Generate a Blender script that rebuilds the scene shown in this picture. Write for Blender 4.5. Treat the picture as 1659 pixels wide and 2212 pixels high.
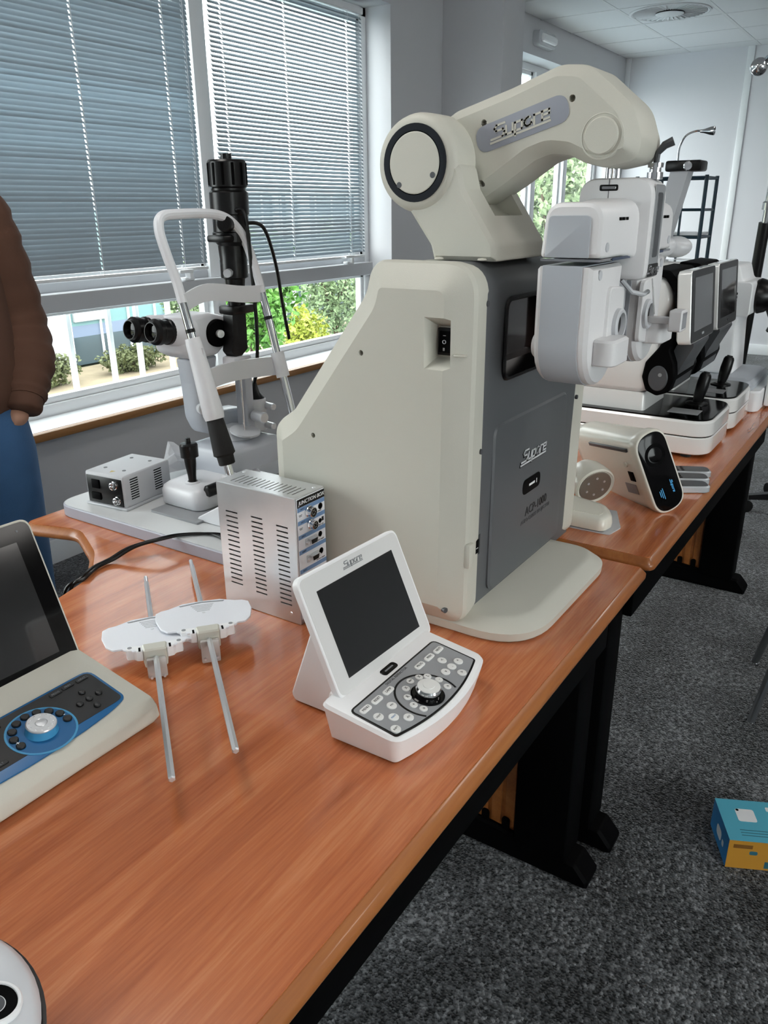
import bpy, bmesh, math, random
from mathutils import Vector, Matrix
random.seed(7)
for o in list(bpy.data.objects): bpy.data.objects.remove(o)
SC = bpy.context.scene
COL = SC.collection
PI = math.pi
# ------------------------------------------------------------------ camera
F_PX, YAW, PITCH, ROLL = 1705.3, 0.58828, 0.36676, 0.00933
fw = Vector((math.cos(YAW)*math.cos(PITCH), math.sin(YAW)*math.cos(PITCH), -math.sin(PITCH)))
rt = Vector((math.sin(YAW), -math.cos(YAW), 0)); dn = fw.cross(rt)
r2 = math.cos(ROLL)*rt + math.sin(ROLL)*dn
d2 = -math.sin(ROLL)*rt + math.cos(ROLL)*dn
cd = bpy.data.cameras.new('camera'); cam = bpy.data.objects.new('camera', cd); COL.objects.link(cam)
cam.matrix_world = Matrix(((r2.x, -d2.x, -fw.x, 0), (r2.y, -d2.y, -fw.y, 0), (r2.z, -d2.z, -fw.z, 1.36), (0, 0, 0, 1)))
cd.sensor_fit = 'VERTICAL'; cd.sensor_height = 36; cd.lens = 36*F_PX/2212; cd.clip_start = .02; cd.clip_end = 300
SC.camera = cam
# ------------------------------------------------------------------ daylight: one overcast sky all round
W = bpy.data.worlds.new('world'); SC.world = W; W.use_nodes = True
nt = W.node_tree; bg = nt.nodes['Background']
bg.inputs[0].default_value = (.97, .985, 1.0, 1); bg.inputs[1].default_value = 5.2
SC.view_settings.view_transform = 'Standard'; SC.view_settings.look = 'None'
SC.view_settings.gamma = 1; SC.view_settings.use_curve_mapping = False
SC.view_settings.exposure = 0.95
# ------------------------------------------------------------------ helpers
SC.cycles.adaptive_threshold = .03; SC.cycles.max_bounces = 7; SC.cycles.diffuse_bounces = 4; SC.cycles.glossy_bounces = 3; SC.cycles.transmission_bounces = 4; SC.cycles.transparent_max_bounces = 8
SC.cycles.caustics_reflective = False; SC.cycles.caustics_refractive = False; SC.cycles.sample_clamp_indirect = 6
def lin(c):
    return tuple(((v/255)/12.92 if v/255 <= .04045 else ((v/255+.055)/1.055)**2.4) for v in c)
MATS = {}
def mat(name, rgb, rough=.5, metal=0, coat=0, bump=None, vary=None, spec=.5, trans=0, alpha=1, emit=None):
    """plain principled material; bump=(scale,strength), vary=(scale,amount) fine value noise in object space"""
    m = bpy.data.materials.new(name); m.use_nodes = True; n = m.node_tree.nodes; L = m.node_tree.links
    p = n['Principled BSDF']; c = lin(rgb)
    p.inputs['Base Color'].default_value = (*c, 1); p.inputs['Roughness'].default_value = rough
    p.inputs['Metallic'].default_value = metal; p.inputs['Specular IOR Level'].default_value = spec
    p.inputs['Coat Weight'].default_value = coat; p.inputs['Coat Roughness'].default_value = .05
    p.inputs['Transmission Weight'].default_value = trans; p.inputs['Alpha'].default_value = alpha
    if emit:
        p.inputs['Emission Color'].default_value = (*lin(emit[0]), 1); p.inputs['Emission Strength'].default_value = emit[1]
    if bump or vary:
        tc = n.new('ShaderNodeTexCoord')
    if bump:
        nz = n.new('ShaderNodeTexNoise'); nz.inputs['Scale'].default_value = bump[0]; nz.inputs['Detail'].default_value = 2
        b = n.new('ShaderNodeBump'); b.inputs['Strength'].default_value = bump[1]; b.inputs['Distance'].default_value = .002
        L.new(tc.outputs['Object'], nz.inputs['Vector']); L.new(nz.outputs['Fac'], b.inputs['Height']); L.new(b.outputs['Normal'], p.inputs['Normal'])
    if vary:
        nz = n.new('ShaderNodeTexNoise'); nz.inputs['Scale'].default_value = vary[0]; nz.inputs['Detail'].default_value = 4
        mx = n.new('ShaderNodeMix'); mx.data_type = 'RGBA'
        mx.inputs[6].default_value = (*[v*(1-vary[1]) for v in c], 1); mx.inputs[7].default_value = (*[min(1, v*(1+vary[1])) for v in c], 1)
        L.new(tc.outputs['Object'], nz.inputs['Vector']); L.new(nz.outputs['Fac'], mx.inputs[0]); L.new(mx.outputs[2], p.inputs['Base Color'])
    MATS[name] = m; return m
def ramp(n, stops):
    r = n.new('ShaderNodeValToRGB'); e = r.color_ramp.elements
    while len(e) < len(stops): e.new(.5)
    for k, (p, c) in enumerate(stops): e[k].position = p; e[k].color = (*lin(c), 1)
    return r
class B:
    """collects shapes; o() links them as ONE mesh object"""
    def __init__(s): s.bm = bmesh.new()
    def add(s, t, M=None):
        if M is not None: bmesh.ops.transform(t, matrix=M, verts=t.verts)
        me = bpy.data.meshes.new('t'); t.to_mesh(me); t.free(); s.bm.from_mesh(me); bpy.data.meshes.remove(me); return s
    def box(s, x0, x1, y0, y1, z0, z1, bev=0, seg=2, M=None):
        t = bmesh.new(); v = [t.verts.new((x, y, z)) for x in (x0, x1) for y in (y0, y1) for z in (z0, z1)]
        for f in ((0, 1, 3, 2), (4, 6, 7, 5), (0, 4, 5, 1), (2, 3, 7, 6), (0, 2, 6, 4), (1, 5, 7, 3)): t.faces.new([v[i] for i in f])
        if bev: bmesh.ops.bevel(t, geom=t.edges[:], offset=bev, segments=seg, profile=.5, affect='EDGES', clamp_overlap=True)
        return s.add(t, M)
    def loft(s, rings, caps=True, M=None, close=True):
        t = bmesh.new(); R = [[t.verts.new(p) for p in r] for r in rings]; n = len(R[0])
        for a, b in zip(R, R[1:]):
            for i in range(n if close else n-1):
                j = (i+1) % n
                try: t.faces.new((a[i], a[j], b[j], b[i]))
                except ValueError: pass
        if caps:
            t.faces.new(R[0][::-1]); t.faces.new(R[-1])
        bmesh.ops.recalc_face_normals(t, faces=t.faces[:])
        return s.add(t, M)
    def cyl(s, p0, p1, r0, r1=None, n=20, bev=0):
        p0, p1 = Vector(p0), Vector(p1); r1 = r0 if r1 is None else r1; d = (p1-p0); l = d.length
        if bev: pr = [(max(r0-bev, 0), 0), (r0, bev), (r1, l-bev), (max(r1-bev, 0), l)]
        else: pr = [(r0, 0), (r1, l)]
        return s.lathe(pr, p0, d, n)
    def lathe(s, prof, org, axis, n=24):
        q = Vector((0, 0, 1)).rotation_difference(Vector(axis)).to_matrix().to_4x4(); M = Matrix.Translation(Vector(org)) @ q
        return s.loft([[(max(r, 1e-5)*math.cos(2*PI*i/n), max(r, 1e-5)*math.sin(2*PI*i/n), z) for i in range(n)] for r, z in prof], M=M)
    def slab(s, pts, axis, stops, M=None):
        """outline pts (2D) carried along an axis; stops = [(depth, inset)...]"""
        rings = []
        for d, ins in stops:
            q = pts(ins) if callable(pts) else inset(pts, ins) if ins else pts
            rings.append([{'x': (d, a, b), 'y': (a, d, b), 'z': (a, b, d)}[axis] for a, b in q])
        return s.loft(rings, M=M)
    def tube(s, path, r, n=10, radii=None):
        P = [Vector(p) for p in path]; rings = []; up = Vector((0, 0, 1))
        t0 = (P[1]-P[0]).normalized(); u = t0.cross(up)
        if u.length < .01: u = t0.cross(Vector((0, 1, 0)))
        u.normalize()
        for i, p in enumerate(P):
            t = (P[min(i+1, len(P)-1)]-P[max(i-1, 0)]).normalized(); u = (u-t*u.dot(t)).normalized(); w = t.cross(u); rr = radii[i] if radii else r
            rings.append([p+rr*(u*math.cos(2*PI*k/n)+w*math.sin(2*PI*k/n)) for k in range(n)])
        return s.loft(rings)
    def poly(s, pts, M=None):
        t = bmesh.new(); t.faces.new([t.verts.new(p) for p in pts]); return s.add(t, M)
    def ball(s, c, r, sc=(1, 1, 1), u=16, v=10):
        t = bmesh.new(); bmesh.ops.create_uvsphere(t, u_segments=u, v_segments=v, radius=r)
        return s.add(t, Matrix.Translation(Vector(c)) @ Matrix.Diagonal((*sc, 1)))
    def o(s, name, m, parent=None, ang=24, loc=None, M=None, label=None):
        me = bpy.data.meshes.new(name); s.bm.to_mesh(me); s.bm.free()
        me.polygons.foreach_set('use_smooth', [True]*len(me.polygons))
        me.set_sharp_from_angle(angle=math.radians(ang))
        for k in (m if isinstance(m, (list, tuple)) else [m]): me.materials.append(k)
        ob = bpy.data.objects.new(name, me); COL.objects.link(ob)
        if parent: ob.parent = parent
        if loc: ob.location = loc
        if M is not None: ob.matrix_local = M
        if label: ob['label'] = label
        return ob
def inset(pts, d):
    n = len(pts); A = sum(pts[i][0]*pts[(i+1) % n][1]-pts[(i+1) % n][0]*pts[i][1] for i in range(n)); sg = 1 if A > 0 else -1
    out = []
    for i in range(n):
        a, b, c = Vector(pts[i-1]), Vector(pts[i]), Vector(pts[(i+1) % n])
        e1, e2 = (b-a), (c-b)
        if e1.length < 1e-9: e1 = e2
        if e2.length < 1e-9: e2 = e1
        e1.normalize(); e2.normalize()
        n1, n2 = Vector((-e1.y, e1.x))*sg, Vector((-e2.y, e2.x))*sg; m = n1+n2
        k = m.dot(n1)
        m = m/k if k > .35 else n1
        out.append(tuple(b+m*d))
    return out
def rnd(pts, r, k=5):
    """round polygon corners; r a number or one per corner"""
    n = len(pts); out = []
    for i in range(n):
        rr = r[i] if isinstance(r, (list, tuple)) else r
        a, b, c = Vector(pts[i-1]), Vector(pts[i]), Vector(pts[(i+1) % n])
        if rr <= 0: out.append(tuple(b)); continue
        u, v = (a-b), (c-b); lu, lv = u.length, v.length; u /= lu; v /= lv
        th = math.acos(max(-1, min(1, u.dot(v)))); d = min(rr/max(math.tan(th/2), 1e-4), lu*.49, lv*.49)
        p, q = b+u*d, b+v*d
        for j in range(k+1):
            t = j/k; out.append(tuple(p*(1-t)**2+b*2*t*(1-t)+q*t*t))
    return out
def rp(pts, r, k=6):
    """rounded outline as a function of inset, so insets never cross over at the corners"""
    n = len(pts); A = sum(pts[i][0]*pts[(i+1) % n][1]-pts[(i+1) % n][0]*pts[i][1] for i in range(n)); sg = 1 if A > 0 else -1; cv = []
    for i in range(n):
        a, b, c = pts[i-1], pts[i], pts[(i+1) % n]; cv.append(sg*((b[0]-a[0])*(c[1]-b[1])-(b[1]-a[1])*(c[0]-b[0])) > 0)
    R = r if isinstance(r, (list, tuple)) else [r]*n
    return lambda d: rnd(inset(pts, d) if d else pts, [max((R[i]-d) if cv[i] else (R[i]+d), .0015) for i in range(n)], k)
def rr(x0, x1, y0, y1, r, k=6): return rp([(x0, y0), (x1, y0), (x1, y1), (x0, y1)], r, k)
def rect(x0, x1, y0, y1, r=0, k=5):
    p = [(x0, y0), (x1, y0), (x1, y1), (x0, y1)]
    return rnd(p, r, k) if r else p
def circ(cx, cy, r, n=24, ry=None): return [(cx+r*math.cos(2*PI*i/n), cy+(ry or r)*math.sin(2*PI*i/n)) for i in range(n)]
def T(name, label, cat, loc=(0, 0, 0), rz=0, group=None):
    e = bpy.data.objects.new(name, None); COL.objects.link(e); e.location = loc; e.rotation_euler = (0, 0, rz); e.empty_display_size = .05
    e['label'] = label; e['category'] = cat
    if group: e['group'] = group
    return e
def tag(o, label, cat, group=None):
    o['label'] = label; o['category'] = cat
    if group: o['group'] = group
    return o
def st(o): o['kind'] = 'structure'; return o
def cp(src, parent, loc=None, M=None):
    c = src.copy(); COL.objects.link(c); c.parent = parent
    if loc: c.location = loc
    if M is not None: c.matrix_local = M
    return c
def axes(o, u, v):
    """frame with local x along u, local y along v (made square), z = x cross y, origin o"""
    u = Vector(u).normalized(); v = Vector(v); v = (v-u*v.dot(u)).normalized(); w = u.cross(v)
    return Matrix(((u.x, v.x, w.x, o[0]), (u.y, v.y, w.y, o[1]), (u.z, v.z, w.z, o[2]), (0, 0, 0, 1)))
def text(s, size, M, m, parent, name='lettering', depth=.0004, align='CENTER', sx=1, shear=0):
    c = bpy.data.curves.new('f', 'FONT'); c.body = s; c.size = size; c.extrude = depth; c.align_x = align; c.align_y = 'CENTER'; c.resolution_u = 3; c.shear = shear
    t = bpy.data.objects.new('f', c); COL.objects.link(t); dg = bpy.context.evaluated_depsgraph_get(); dg.update()
    me = bpy.data.meshes.new_from_object(t.evaluated_get(dg)); bpy.data.objects.remove(t); bpy.data.curves.remove(c)
    me.materials.clear(); me.materials.append(m); ob = bpy.data.objects.new(name, me); COL.objects.link(ob); ob.parent = parent
    ob.matrix_local = M @ Matrix.Diagonal((sx, 1, 1, 1)); return ob
GL = {'S': [[(1, 1), (.25, 1), (.05, .78), (.2, .58), (.85, .58), (.98, .35), (.8, .05), (-.25, .05)]], 'u': [[(0, .68), (0, .05), (.62, .05), (.62, .68)]],
      'p': [[(0, -.28), (0, .66), (.62, .66), (.62, .05), (.12, .05)]], 'o': [[(.35+.34*math.cos(a*PI/6), .36+.32*math.sin(a*PI/6)) for a in range(2, 13)]],
      'r': [[(0, 0), (0, .66), (.5, .66)]], 'e': [[(.62, .05), (0, .05), (0, .66), (.62, .66), (.62, .38), (.12, .38)]]}
def logo(M, h, m, parent, w=.13, under=True, depth=.0006):
    """the angular lettering on the instruments, built from strokes; local x = reading direction, y = up, centred"""
    b = B(); x = 0; L = []
    for ch, adv in zip('Supore', (1.15, .85, .85, .9, .72, .7)):
        for pl in GL[ch]: L.append([(x+px, py) for px, py in pl])
        x += adv
    if under: L.append([(-.3, -.2), (1.7, -.2)]); L.append([(1.9, -.2), (x, -.2)])
    for pl in L:
        for (ax, ay), (bx, by) in zip(pl, pl[1:]):
            ax, bx = ax+.22*ay-x/2, bx+.22*by-x/2; ay, by = ay-.4, by-.4
            d = Vector((bx-ax, by-ay)); d = d.normalized()*w/2 if d.length > 0 else d; nn = Vector((-d.y, d.x))
            q = [(ax-d.x+nn.x, ay-d.y+nn.y), (ax-d.x-nn.x, ay-d.y-nn.y), (bx+d.x-nn.x, by+d.y-nn.y), (bx+d.x+nn.x, by+d.y+nn.y)]
            b.slab([(p*h, r*h) for p, r in q], 'z', [(0, 0), (depth, 0)])
    return b.o('logo', m, parent, M=M)
# ------------------------------------------------------------------ materials
WHITE = mat('white_plastic', (238, 239, 241), .35, vary=(40, .02))
CREAM = mat('cream_moulding', (196, 194, 183), .5, bump=(900, .12))
GREYP = mat('slate_grey_panel', (88, 90, 93), .42, bump=(900, .1))
LGREY = mat('light_grey_paint', (190, 192, 196), .4)
SILV = mat('silver_satin_panel', (176, 181, 188), .42)
BLACK = mat('black_plastic', (10, 10, 11), .32, spec=.35)
BLACKM = mat('matt_black', (4, 4, 5), .6, spec=.05)
GLOSS = mat('gloss_black', (6, 6, 7), .1, spec=.2)
CHROME = mat('chrome', (225, 226, 228), .08, 1)
STEEL = mat('brushed_steel', (222, 224, 227), .32, .7, bump=(300, .05))
ALU = mat('galvanised_sheet', (208, 209, 211), .3, .75, bump=(60, .05), vary=(25, .08))
RUB = mat('rubber', (24, 24, 25), .8)
GREYB = mat('mid_grey_plastic', (140, 142, 145), .45)
DGREY = mat('dark_grey_plastic', (70, 72, 76), .4)
INK = mat('black_ink', (20, 20, 22), .6)
WINK = mat('white_ink', (235, 236, 238), .6)
GINK = mat('grey_ink', (120, 122, 126), .6)
WALLM = mat('wall_paint', (203, 203, 206), .75, bump=(700, .15))
WALLF = mat('far_wall_panel_paint', (214, 214, 218), .6)
CEILM = mat('ceiling_tile', (216, 216, 217), .9, bump=(500, .4))
CGRID = mat('ceiling_grid', (205, 205, 206), .5)
FRAMEM = mat('window_frame_white', (232, 234, 236), .3)
GLASS = bpy.data.materials.new('window_glass'); GLASS.use_nodes = True
_n = GLASS.node_tree.nodes; _l = GLASS.node_tree.links; _n.remove(_n['Principled BSDF'])
_t = _n.new('ShaderNodeBsdfTransparent'); _t.inputs[0].default_value = (.93, .96, .95, 1); _g = _n.new('ShaderNodeBsdfGlossy'); _g.inputs['Roughness'].default_value = .02
_w = _n.new('ShaderNodeLayerWeight'); _w.inputs[0].default_value = .5; _q = _n.new('ShaderNodeMath'); _q.operation = 'POWER'; _q.inputs[1].default_value = 5
_f = _n.new('ShaderNodeMath'); _f.operation = 'MULTIPLY_ADD'; _f.inputs[1].default_value = .5; _f.inputs[2].default_value = .03; _l.new(_w.outputs['Facing'], _q.inputs[0]); _l.new(_q.outputs[0], _f.inputs[0]); _m = _n.new('ShaderNodeMixShader')
_l.new(_f.outputs[0], _m.inputs[0]); _l.new(_t.outputs[0], _m.inputs[1]); _l.new(_g.outputs[0], _m.inputs[2]); _l.new(_m.outputs[0], _n['Material Output'].inputs[0])
def wood_mat(name, cols, sc=1.0, rough=.22, coat=.25):
    m = bpy.data.materials.new(name); m.use_nodes = True; n = m.node_tree.nodes; L = m.node_tree.links; p = n['Principled BSDF']
    tc = n.new('ShaderNodeTexCoord'); mp = n.new('ShaderNodeMapping'); mp.inputs['Scale'].default_value = (1.6*sc, 17*sc, 17*sc)
    nz = n.new('ShaderNodeTexNoise'); nz.inputs['Scale'].default_value = 1.6; nz.inputs['Detail'].default_value = 7; nz.inputs['Roughness'].default_value = .62; nz.inputs['Distortion'].default_value = .5
    mp2 = n.new('ShaderNodeMapping'); mp2.inputs['Scale'].default_value = (14*sc, 330*sc, 330*sc)
    n2 = n.new('ShaderNodeTexNoise'); n2.inputs['Scale'].default_value = 1; n2.inputs['Detail'].default_value = 3
    add = n.new('ShaderNodeMath'); add.operation = 'MULTIPLY_ADD'; add.inputs[1].default_value = .34
    r = ramp(n, [(.26, cols[0]), (.5, cols[1]), (.74, cols[2])])
    L.new(tc.outputs['Object'], mp.inputs[0]); L.new(mp.outputs[0], nz.inputs['Vector']); L.new(tc.outputs['Object'], mp2.inputs[0]); L.new(mp2.outputs[0], n2.inputs['Vector'])
    L.new(n2.outputs['Fac'], add.inputs[0]); L.new(nz.outputs['Fac'], add.inputs[2])
    sub = n.new('ShaderNodeMath'); sub.operation = 'SUBTRACT'; sub.inputs[1].default_value = .17; L.new(add.outputs[0], sub.inputs[0])
    L.new(sub.outputs[0], r.inputs[0]); L.new(r.outputs[0], p.inputs['Base Color'])
    b = n.new('ShaderNodeBump'); b.inputs['Strength'].default_value = .12; b.inputs['Distance'].default_value = .0006; L.new(n2.outputs['Fac'], b.inputs['Height']); L.new(b.outputs[0], p.inputs['Normal'])
    p.inputs['Roughness'].default_value = rough; p.inputs['Coat Weight'].default_value = coat; p.inputs['Coat Roughness'].default_value = .08
    return m
DESKW = wood_mat('cherry_veneer', [(160, 84, 46), (190, 110, 66), (212, 138, 92)], rough=.22, coat=.55)
EDGEW = wood_mat('lacquered_edging', [(136, 78, 36), (158, 95, 47), (174, 112, 60)], .6, .35)
SILLW = wood_mat('sill_nosing_wood', [(140, 96, 52), (160, 113, 66), (174, 128, 80)], .5, .45, 0)
def carpet():
    m = bpy.data.materials.new('loop_pile_carpet'); m.use_nodes = True; n = m.node_tree.nodes; L = m.node_tree.links; p = n['Principled BSDF']
    tc = n.new('ShaderNodeTexCoord'); vo = n.new('ShaderNodeTexVoronoi'); vo.inputs['Scale'].default_value = 185
    big = n.new('ShaderNodeTexNoise'); big.inputs['Scale'].default_value = 4.5; big.inputs['Detail'].default_value = 5
    mid = n.new('ShaderNodeTexNoise'); mid.inputs['Scale'].default_value = 75; mid.inputs['Detail'].default_value = 2
    for k in (vo, big, mid): L.new(tc.outputs['Object'], k.inputs['Vector'])
    sp = n.new('ShaderNodeSeparateColor'); L.new(vo.outputs['Color'], sp.inputs[0])
    a = n.new('ShaderNodeMath'); a.operation = 'MULTIPLY_ADD'; a.inputs[1].default_value = .5; L.new(sp.outputs[0], a.inputs[0]); L.new(mid.outputs['Fac'], a.inputs[2])
    b = n.new('ShaderNodeMath'); b.operation = 'MULTIPLY_ADD'; b.inputs[1].default_value = .9; L.new(big.outputs['Fac'], b.inputs[0]); L.new(a.outputs[0], b.inputs[2])
    r = ramp(n, [(.30, (9, 10, 11)), (.52, (30, 32, 34)), (.70, (84, 87, 90)), (.85, (140, 143, 146))])
    sc = n.new('ShaderNodeMath'); sc.operation = 'MULTIPLY'; sc.inputs[1].default_value = .52; L.new(b.outputs[0], sc.inputs[0]); L.new(sc.outputs[0], r.inputs[0]); L.new(r.outputs[0], p.inputs['Base Color'])
    bp = n.new('ShaderNodeBump'); bp.inputs['Strength'].default_value = .9; bp.inputs['Distance'].default_value = .004; bp.invert = True
    L.new(vo.outputs['Distance'], bp.inputs['Height']); L.new(bp.outputs[0], p.inputs['Normal'])
    p.inputs['Roughness'].default_value = .95; p.inputs['Specular IOR Level'].default_value = .1
    p.inputs['Sheen Weight'].default_value = .35; p.inputs['Sheen Roughness'].default_value = .4
    return m
CARPET = carpet()
# ================================================================== THE ROOM
WY, ZC, XF, XB, YR = 2.8, 2.676, 8.45, -4.6, -4.8      # window wall, ceiling, far wall, back wall, opposite wall
st(B().box(XB-.2, XF+.2, YR-.25, WY+.25, -.1, 0).o('floor', CARPET))
def wall_with_holes(name, y0, y1, holes, extra=None):
    """wall along x between y0 and y1 with rectangular openings (x0,x1,z0,z1)"""
    b = B(); xs = [XB-.2]+[v for h in holes for v in h[:2]]+[XF+.2]
    for k in range(0, len(xs), 2): b.box(xs[k], xs[k+1], y0, y1, 0, ZC+.1)
    for h in holes:
        b.box(h[0], h[1], y0, y1, 0, h[2]); b.box(h[0], h[1], y0, y1, h[3], ZC+.1)
    return st(b.o(name, WALLM))
wl = wall_with_holes('wall_left', WY, WY+.25, [(-1.5, 4.31, .53, 2.43), (6.05, 8.30, .53, 2.43)])
wall_with_holes('wall_right', YR-.25, YR, [(-2.4, 1.2, .53, 2.43)])
st(B().box(XB-.2, XB, YR, WY, 0, ZC+.1).o('wall_back', WALLM))
wf = st(B().box(XF, XF+.2, YR, WY, 0, ZC+.1).o('wall_far', WALLF))
for y in (1.683, .48, -.72): B().box(XF-.012, XF, y-.03, y+.03, 0, ZC, .004).o('panel_joint_strip', FRAMEM, wf)
B().box(XF-.012, XF, WY-.05, WY, 0, ZC, .004).o('panel_joint_strip', FRAMEM, wf)
st(B().box(4.9, 5.19, 2.383, WY, 0, ZC, .004).o('wall_pier', WALLM))
for nm, a in (('baseboard_left', (XB, 4.9, WY-.015, WY)), ('baseboard_far', (XF-.015, XF, YR, WY))):
    st(B().box(*a, 0, .1, .004).o(nm, FRAMEM))
# ceiling: slab, T-bar grid, 600 mm tiles (each its own piece where the photo can see them)
ce = st(B().box(XB-.2, XF+.2, YR-.25, WY+.25, ZC+.02, ZC+.12).o('ceiling', CEILM))
gx = [8.19-.6*k for k in range(20)]; gy = [2.22-.6*k for k in range(12)]
g = B()
for x in gx: g.box(x-.012, x+.012, YR, WY, ZC-.004, ZC+.02)
for y in gy: g.box(XB, XF, y-.012, y+.012, ZC-.0035, ZC+.02)
g.o('ceiling_grid', CGRID, ce)
tile = None
for i in range(len(gx)-1):
    for j in range(-1, len(gy)-1):
        y1 = WY if j < 0 else gy[j]; y0 = gy[j+1]; 
        if gx[i+1] < 3.4 or y0 < -1.0: continue
        b = B().box(-.287, .287, -(y1-y0)/2+.013, (y1-y0)/2-.013, ZC-.0025, ZC+.015, .0015, 1) if (tile is None or j < 0) else None
        if b: t = b.o('ceiling_tile', CEILM, ce, loc=((gx[i]+gx[i+1])/2, (y0+y1)/2, 0)); tile = t if j >= 0 else tile
        else: cp(tile, ce, ((gx[i]+gx[i+1])/2, (y0+y1)/2, 0))
for j in range(-1, 5):
    y1 = WY if j < 0 else gy[j]; y0 = gy[j+1]
    B().box(8.205, XF, y0+.013, y1-.013, ZC-.0025, ZC+.015, .0015, 1).o('ceiling_tile', CEILM, ce)
# window with reveal, frames, glazing, sill
def window(name, x0, x1, mull, y_in=WY, sgn=1, z0=.53, z1=2.43, split=True, sill=True):
    w = st(bpy.data.objects.new(name, None)); COL.objects.link(w)
    ya = lambda d: y_in+sgn*d
    def bx(b, xa, xb, da, db, za, zb, bev=.004): return b.box(xa, xb, min(ya(da), ya(db)), max(ya(da), ya(db)), za, zb, bev)
    b = B(); bx(b, x0, x0+.05, .17, .24, z0, z1); bx(b, x1-.05, x1, .17, .24, z0, z1); bx(b, x0, x1, .17, .24, z1-.05, z1); bx(b, x0, x1, .17, .24, z0+.02, z0+.075); b.o('frame', FRAMEM, w)
    for m in mull:
        b = B(); bx(b, m-.045, m+.045, .15, .24, z0+.07, z1-.05); b.o('mullion', FRAMEM, w)
    if split:
        b = B(); bx(b, x0+.02, x1-.06, .10, .17, .978, 1.052, .006); bx(b, x0+.05, x1-.05, .17, .235, .985, 1.09); b.o('transom', LGREY if sill else FRAMEM, w)
    xs = [x0+.05]+[v for m in mull for v in (m-.045, m+.045)]+[x1-.05]
    for k in range(0, len(xs), 2):
        for za, zb in (((z0+.075, .985), (1.09, z1-.05)) if split else ((z0+.075, z1-.05),)):
            b = B()
            for e in ((xs[k], xs[k]+.028, za, zb), (xs[k+1]-.028, xs[k+1], za, zb), (xs[k], xs[k+1], za, za+.028), (xs[k], xs[k+1], zb-.028, zb)): bx(b, *e[:2], .185, .225, *e[2:], .003)
            b.o('sash', FRAMEM, w); B().box(xs[k]+.02, xs[k+1]-.02, ya(.205)-.003, ya(.205)+.003, za+.02, zb-.02).o('pane', GLASS, w)
    if sill:
        b = B(); bx(b, x0, x1, -.02, .17, z0, z0+.027, 0); b.o('sill_board', FRAMEM, w)
        b = B(); bx(b, x0-.06, x1+.06, -.055, -.02, z0-.008, z0+.029, .012); b.o('sill_nosing', SILLW, w)
    return w
w1 = window('window_1', -1.5, 4.31, [.3, 1.62, 2.95])
b = B()                                                    # window handles on the lower rail
for x in (2.72, 3.12, 4.02):
    h = B().box(x-.03, x+.03, 2.90, 2.94, 1.052, 1.066, .003).box(x-.012, x+.012, 2.885, 2.92, 1.06, 1.10, .004)
    h.box(x-.075, x+.01, 2.88, 2.895, 1.088, 1.104, .004).o('window_handle', FRAMEM, w1)
w2 = window('window_2', 6.05, 8.30, [6.75, 7.45], split=False)
window('window_3', -2.4, 1.2, [-1.2, 0], YR, -1, split=False)
# venetian blinds: every slat a piece
SLAT = bpy.data.materials.new('blind_slat'); SLAT.use_nodes = True
_n = SLAT.node_tree.nodes; _l = SLAT.node_tree.links; _p = _n['Principled BSDF']; _p.inputs['Base Color'].default_value = (*lin((150, 160, 167)), 1); _p.inputs['Roughness'].default_value = .35
_t = _n.new('ShaderNodeBsdfTranslucent'); _t.inputs[0].default_value = (*lin((170, 185, 195)), 1); _m = _n.new('ShaderNodeMixShader'); _m.inputs[0].default_value = .02
_l.new(_p.outputs[0], _m.inputs[1]); _l.new(_t.outputs[0], _m.inputs[2]); _l.new(_m.outputs[0], _n['Material Output'].inputs[0])
def blind(label, x0, x1, zb, zt, tilt, cords, group='window blinds', y=2.925):
    r = T('venetian_blind', label, 'blind', ((x0+x1)/2, y, zb), group=group); hw = (x1-x0)/2; h = zt-zb; pitch = .0195; N = int((h-.05)/pitch)
    xc = (x0+x1)/2; xs = [-hw]+[v for c in sorted(cords) for v in (c-xc-.0028, c-xc+.0028)]+[hw]; t = bmesh.new(); gv = [[t.verts.new((x, (a/4-.5)*.025, .0022*(1-4*(a/4-.5)**2))) for a in range(5)] for x in xs]
    for i_ in range(len(xs)-1):
        for a in range(4):
            if not (i_ % 2 == 1 and a in (1, 2)): t.faces.new((gv[i_][a], gv[i_+1][a], gv[i_+1][a+1], gv[i_][a+1]))
    bmesh.ops.solidify(t, geom=t.faces[:], thickness=.0004); b = B().add(t); p = None
    for k in range(N):
        z = .02+pitch*(k+1); Mx = Matrix.Translation((0, 0, z)) @ Matrix.Rotation(tilt, 4, 'X')
        p = b.o('slat', SLAT, r, M=Mx) if k == 0 else cp(p, r, M=Mx) and p
    B().box(-hw, hw, -.012, .012, 0, .014, .004).o('bottom_rail', FRAMEM, r)
    B().box(-hw, hw, -.02, .02, h-.03, h, .002).o('head_rail', FRAMEM, r)
    for c in cords:
        B().box(c-.0015-(x0+x1)/2, c+.0015-(x0+x1)/2, -.0125, -.0115, .01, h).box(c-.0015-(x0+x1)/2, c+.0015-(x0+x1)/2, .0115, .0125, .01, h).o('ladder_cord', FRAMEM, r)
    return r
blind('wide venetian blind with nearly shut slats, left of the mullion', 1.70, 2.86, 1.095, 2.40, 1.12, (1.80, 2.25, 2.71, 2.83))
blind('venetian blind with half open slats, right of the mullion', 2.99, 4.19, 1.085, 2.40, .80, (3.07, 3.52, 4.05, 4.16))
blind('shut venetian blind beyond the standing person', .36, 1.56, 1.095, 2.40, 1.12, (.5, .96, 1.45))
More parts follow.
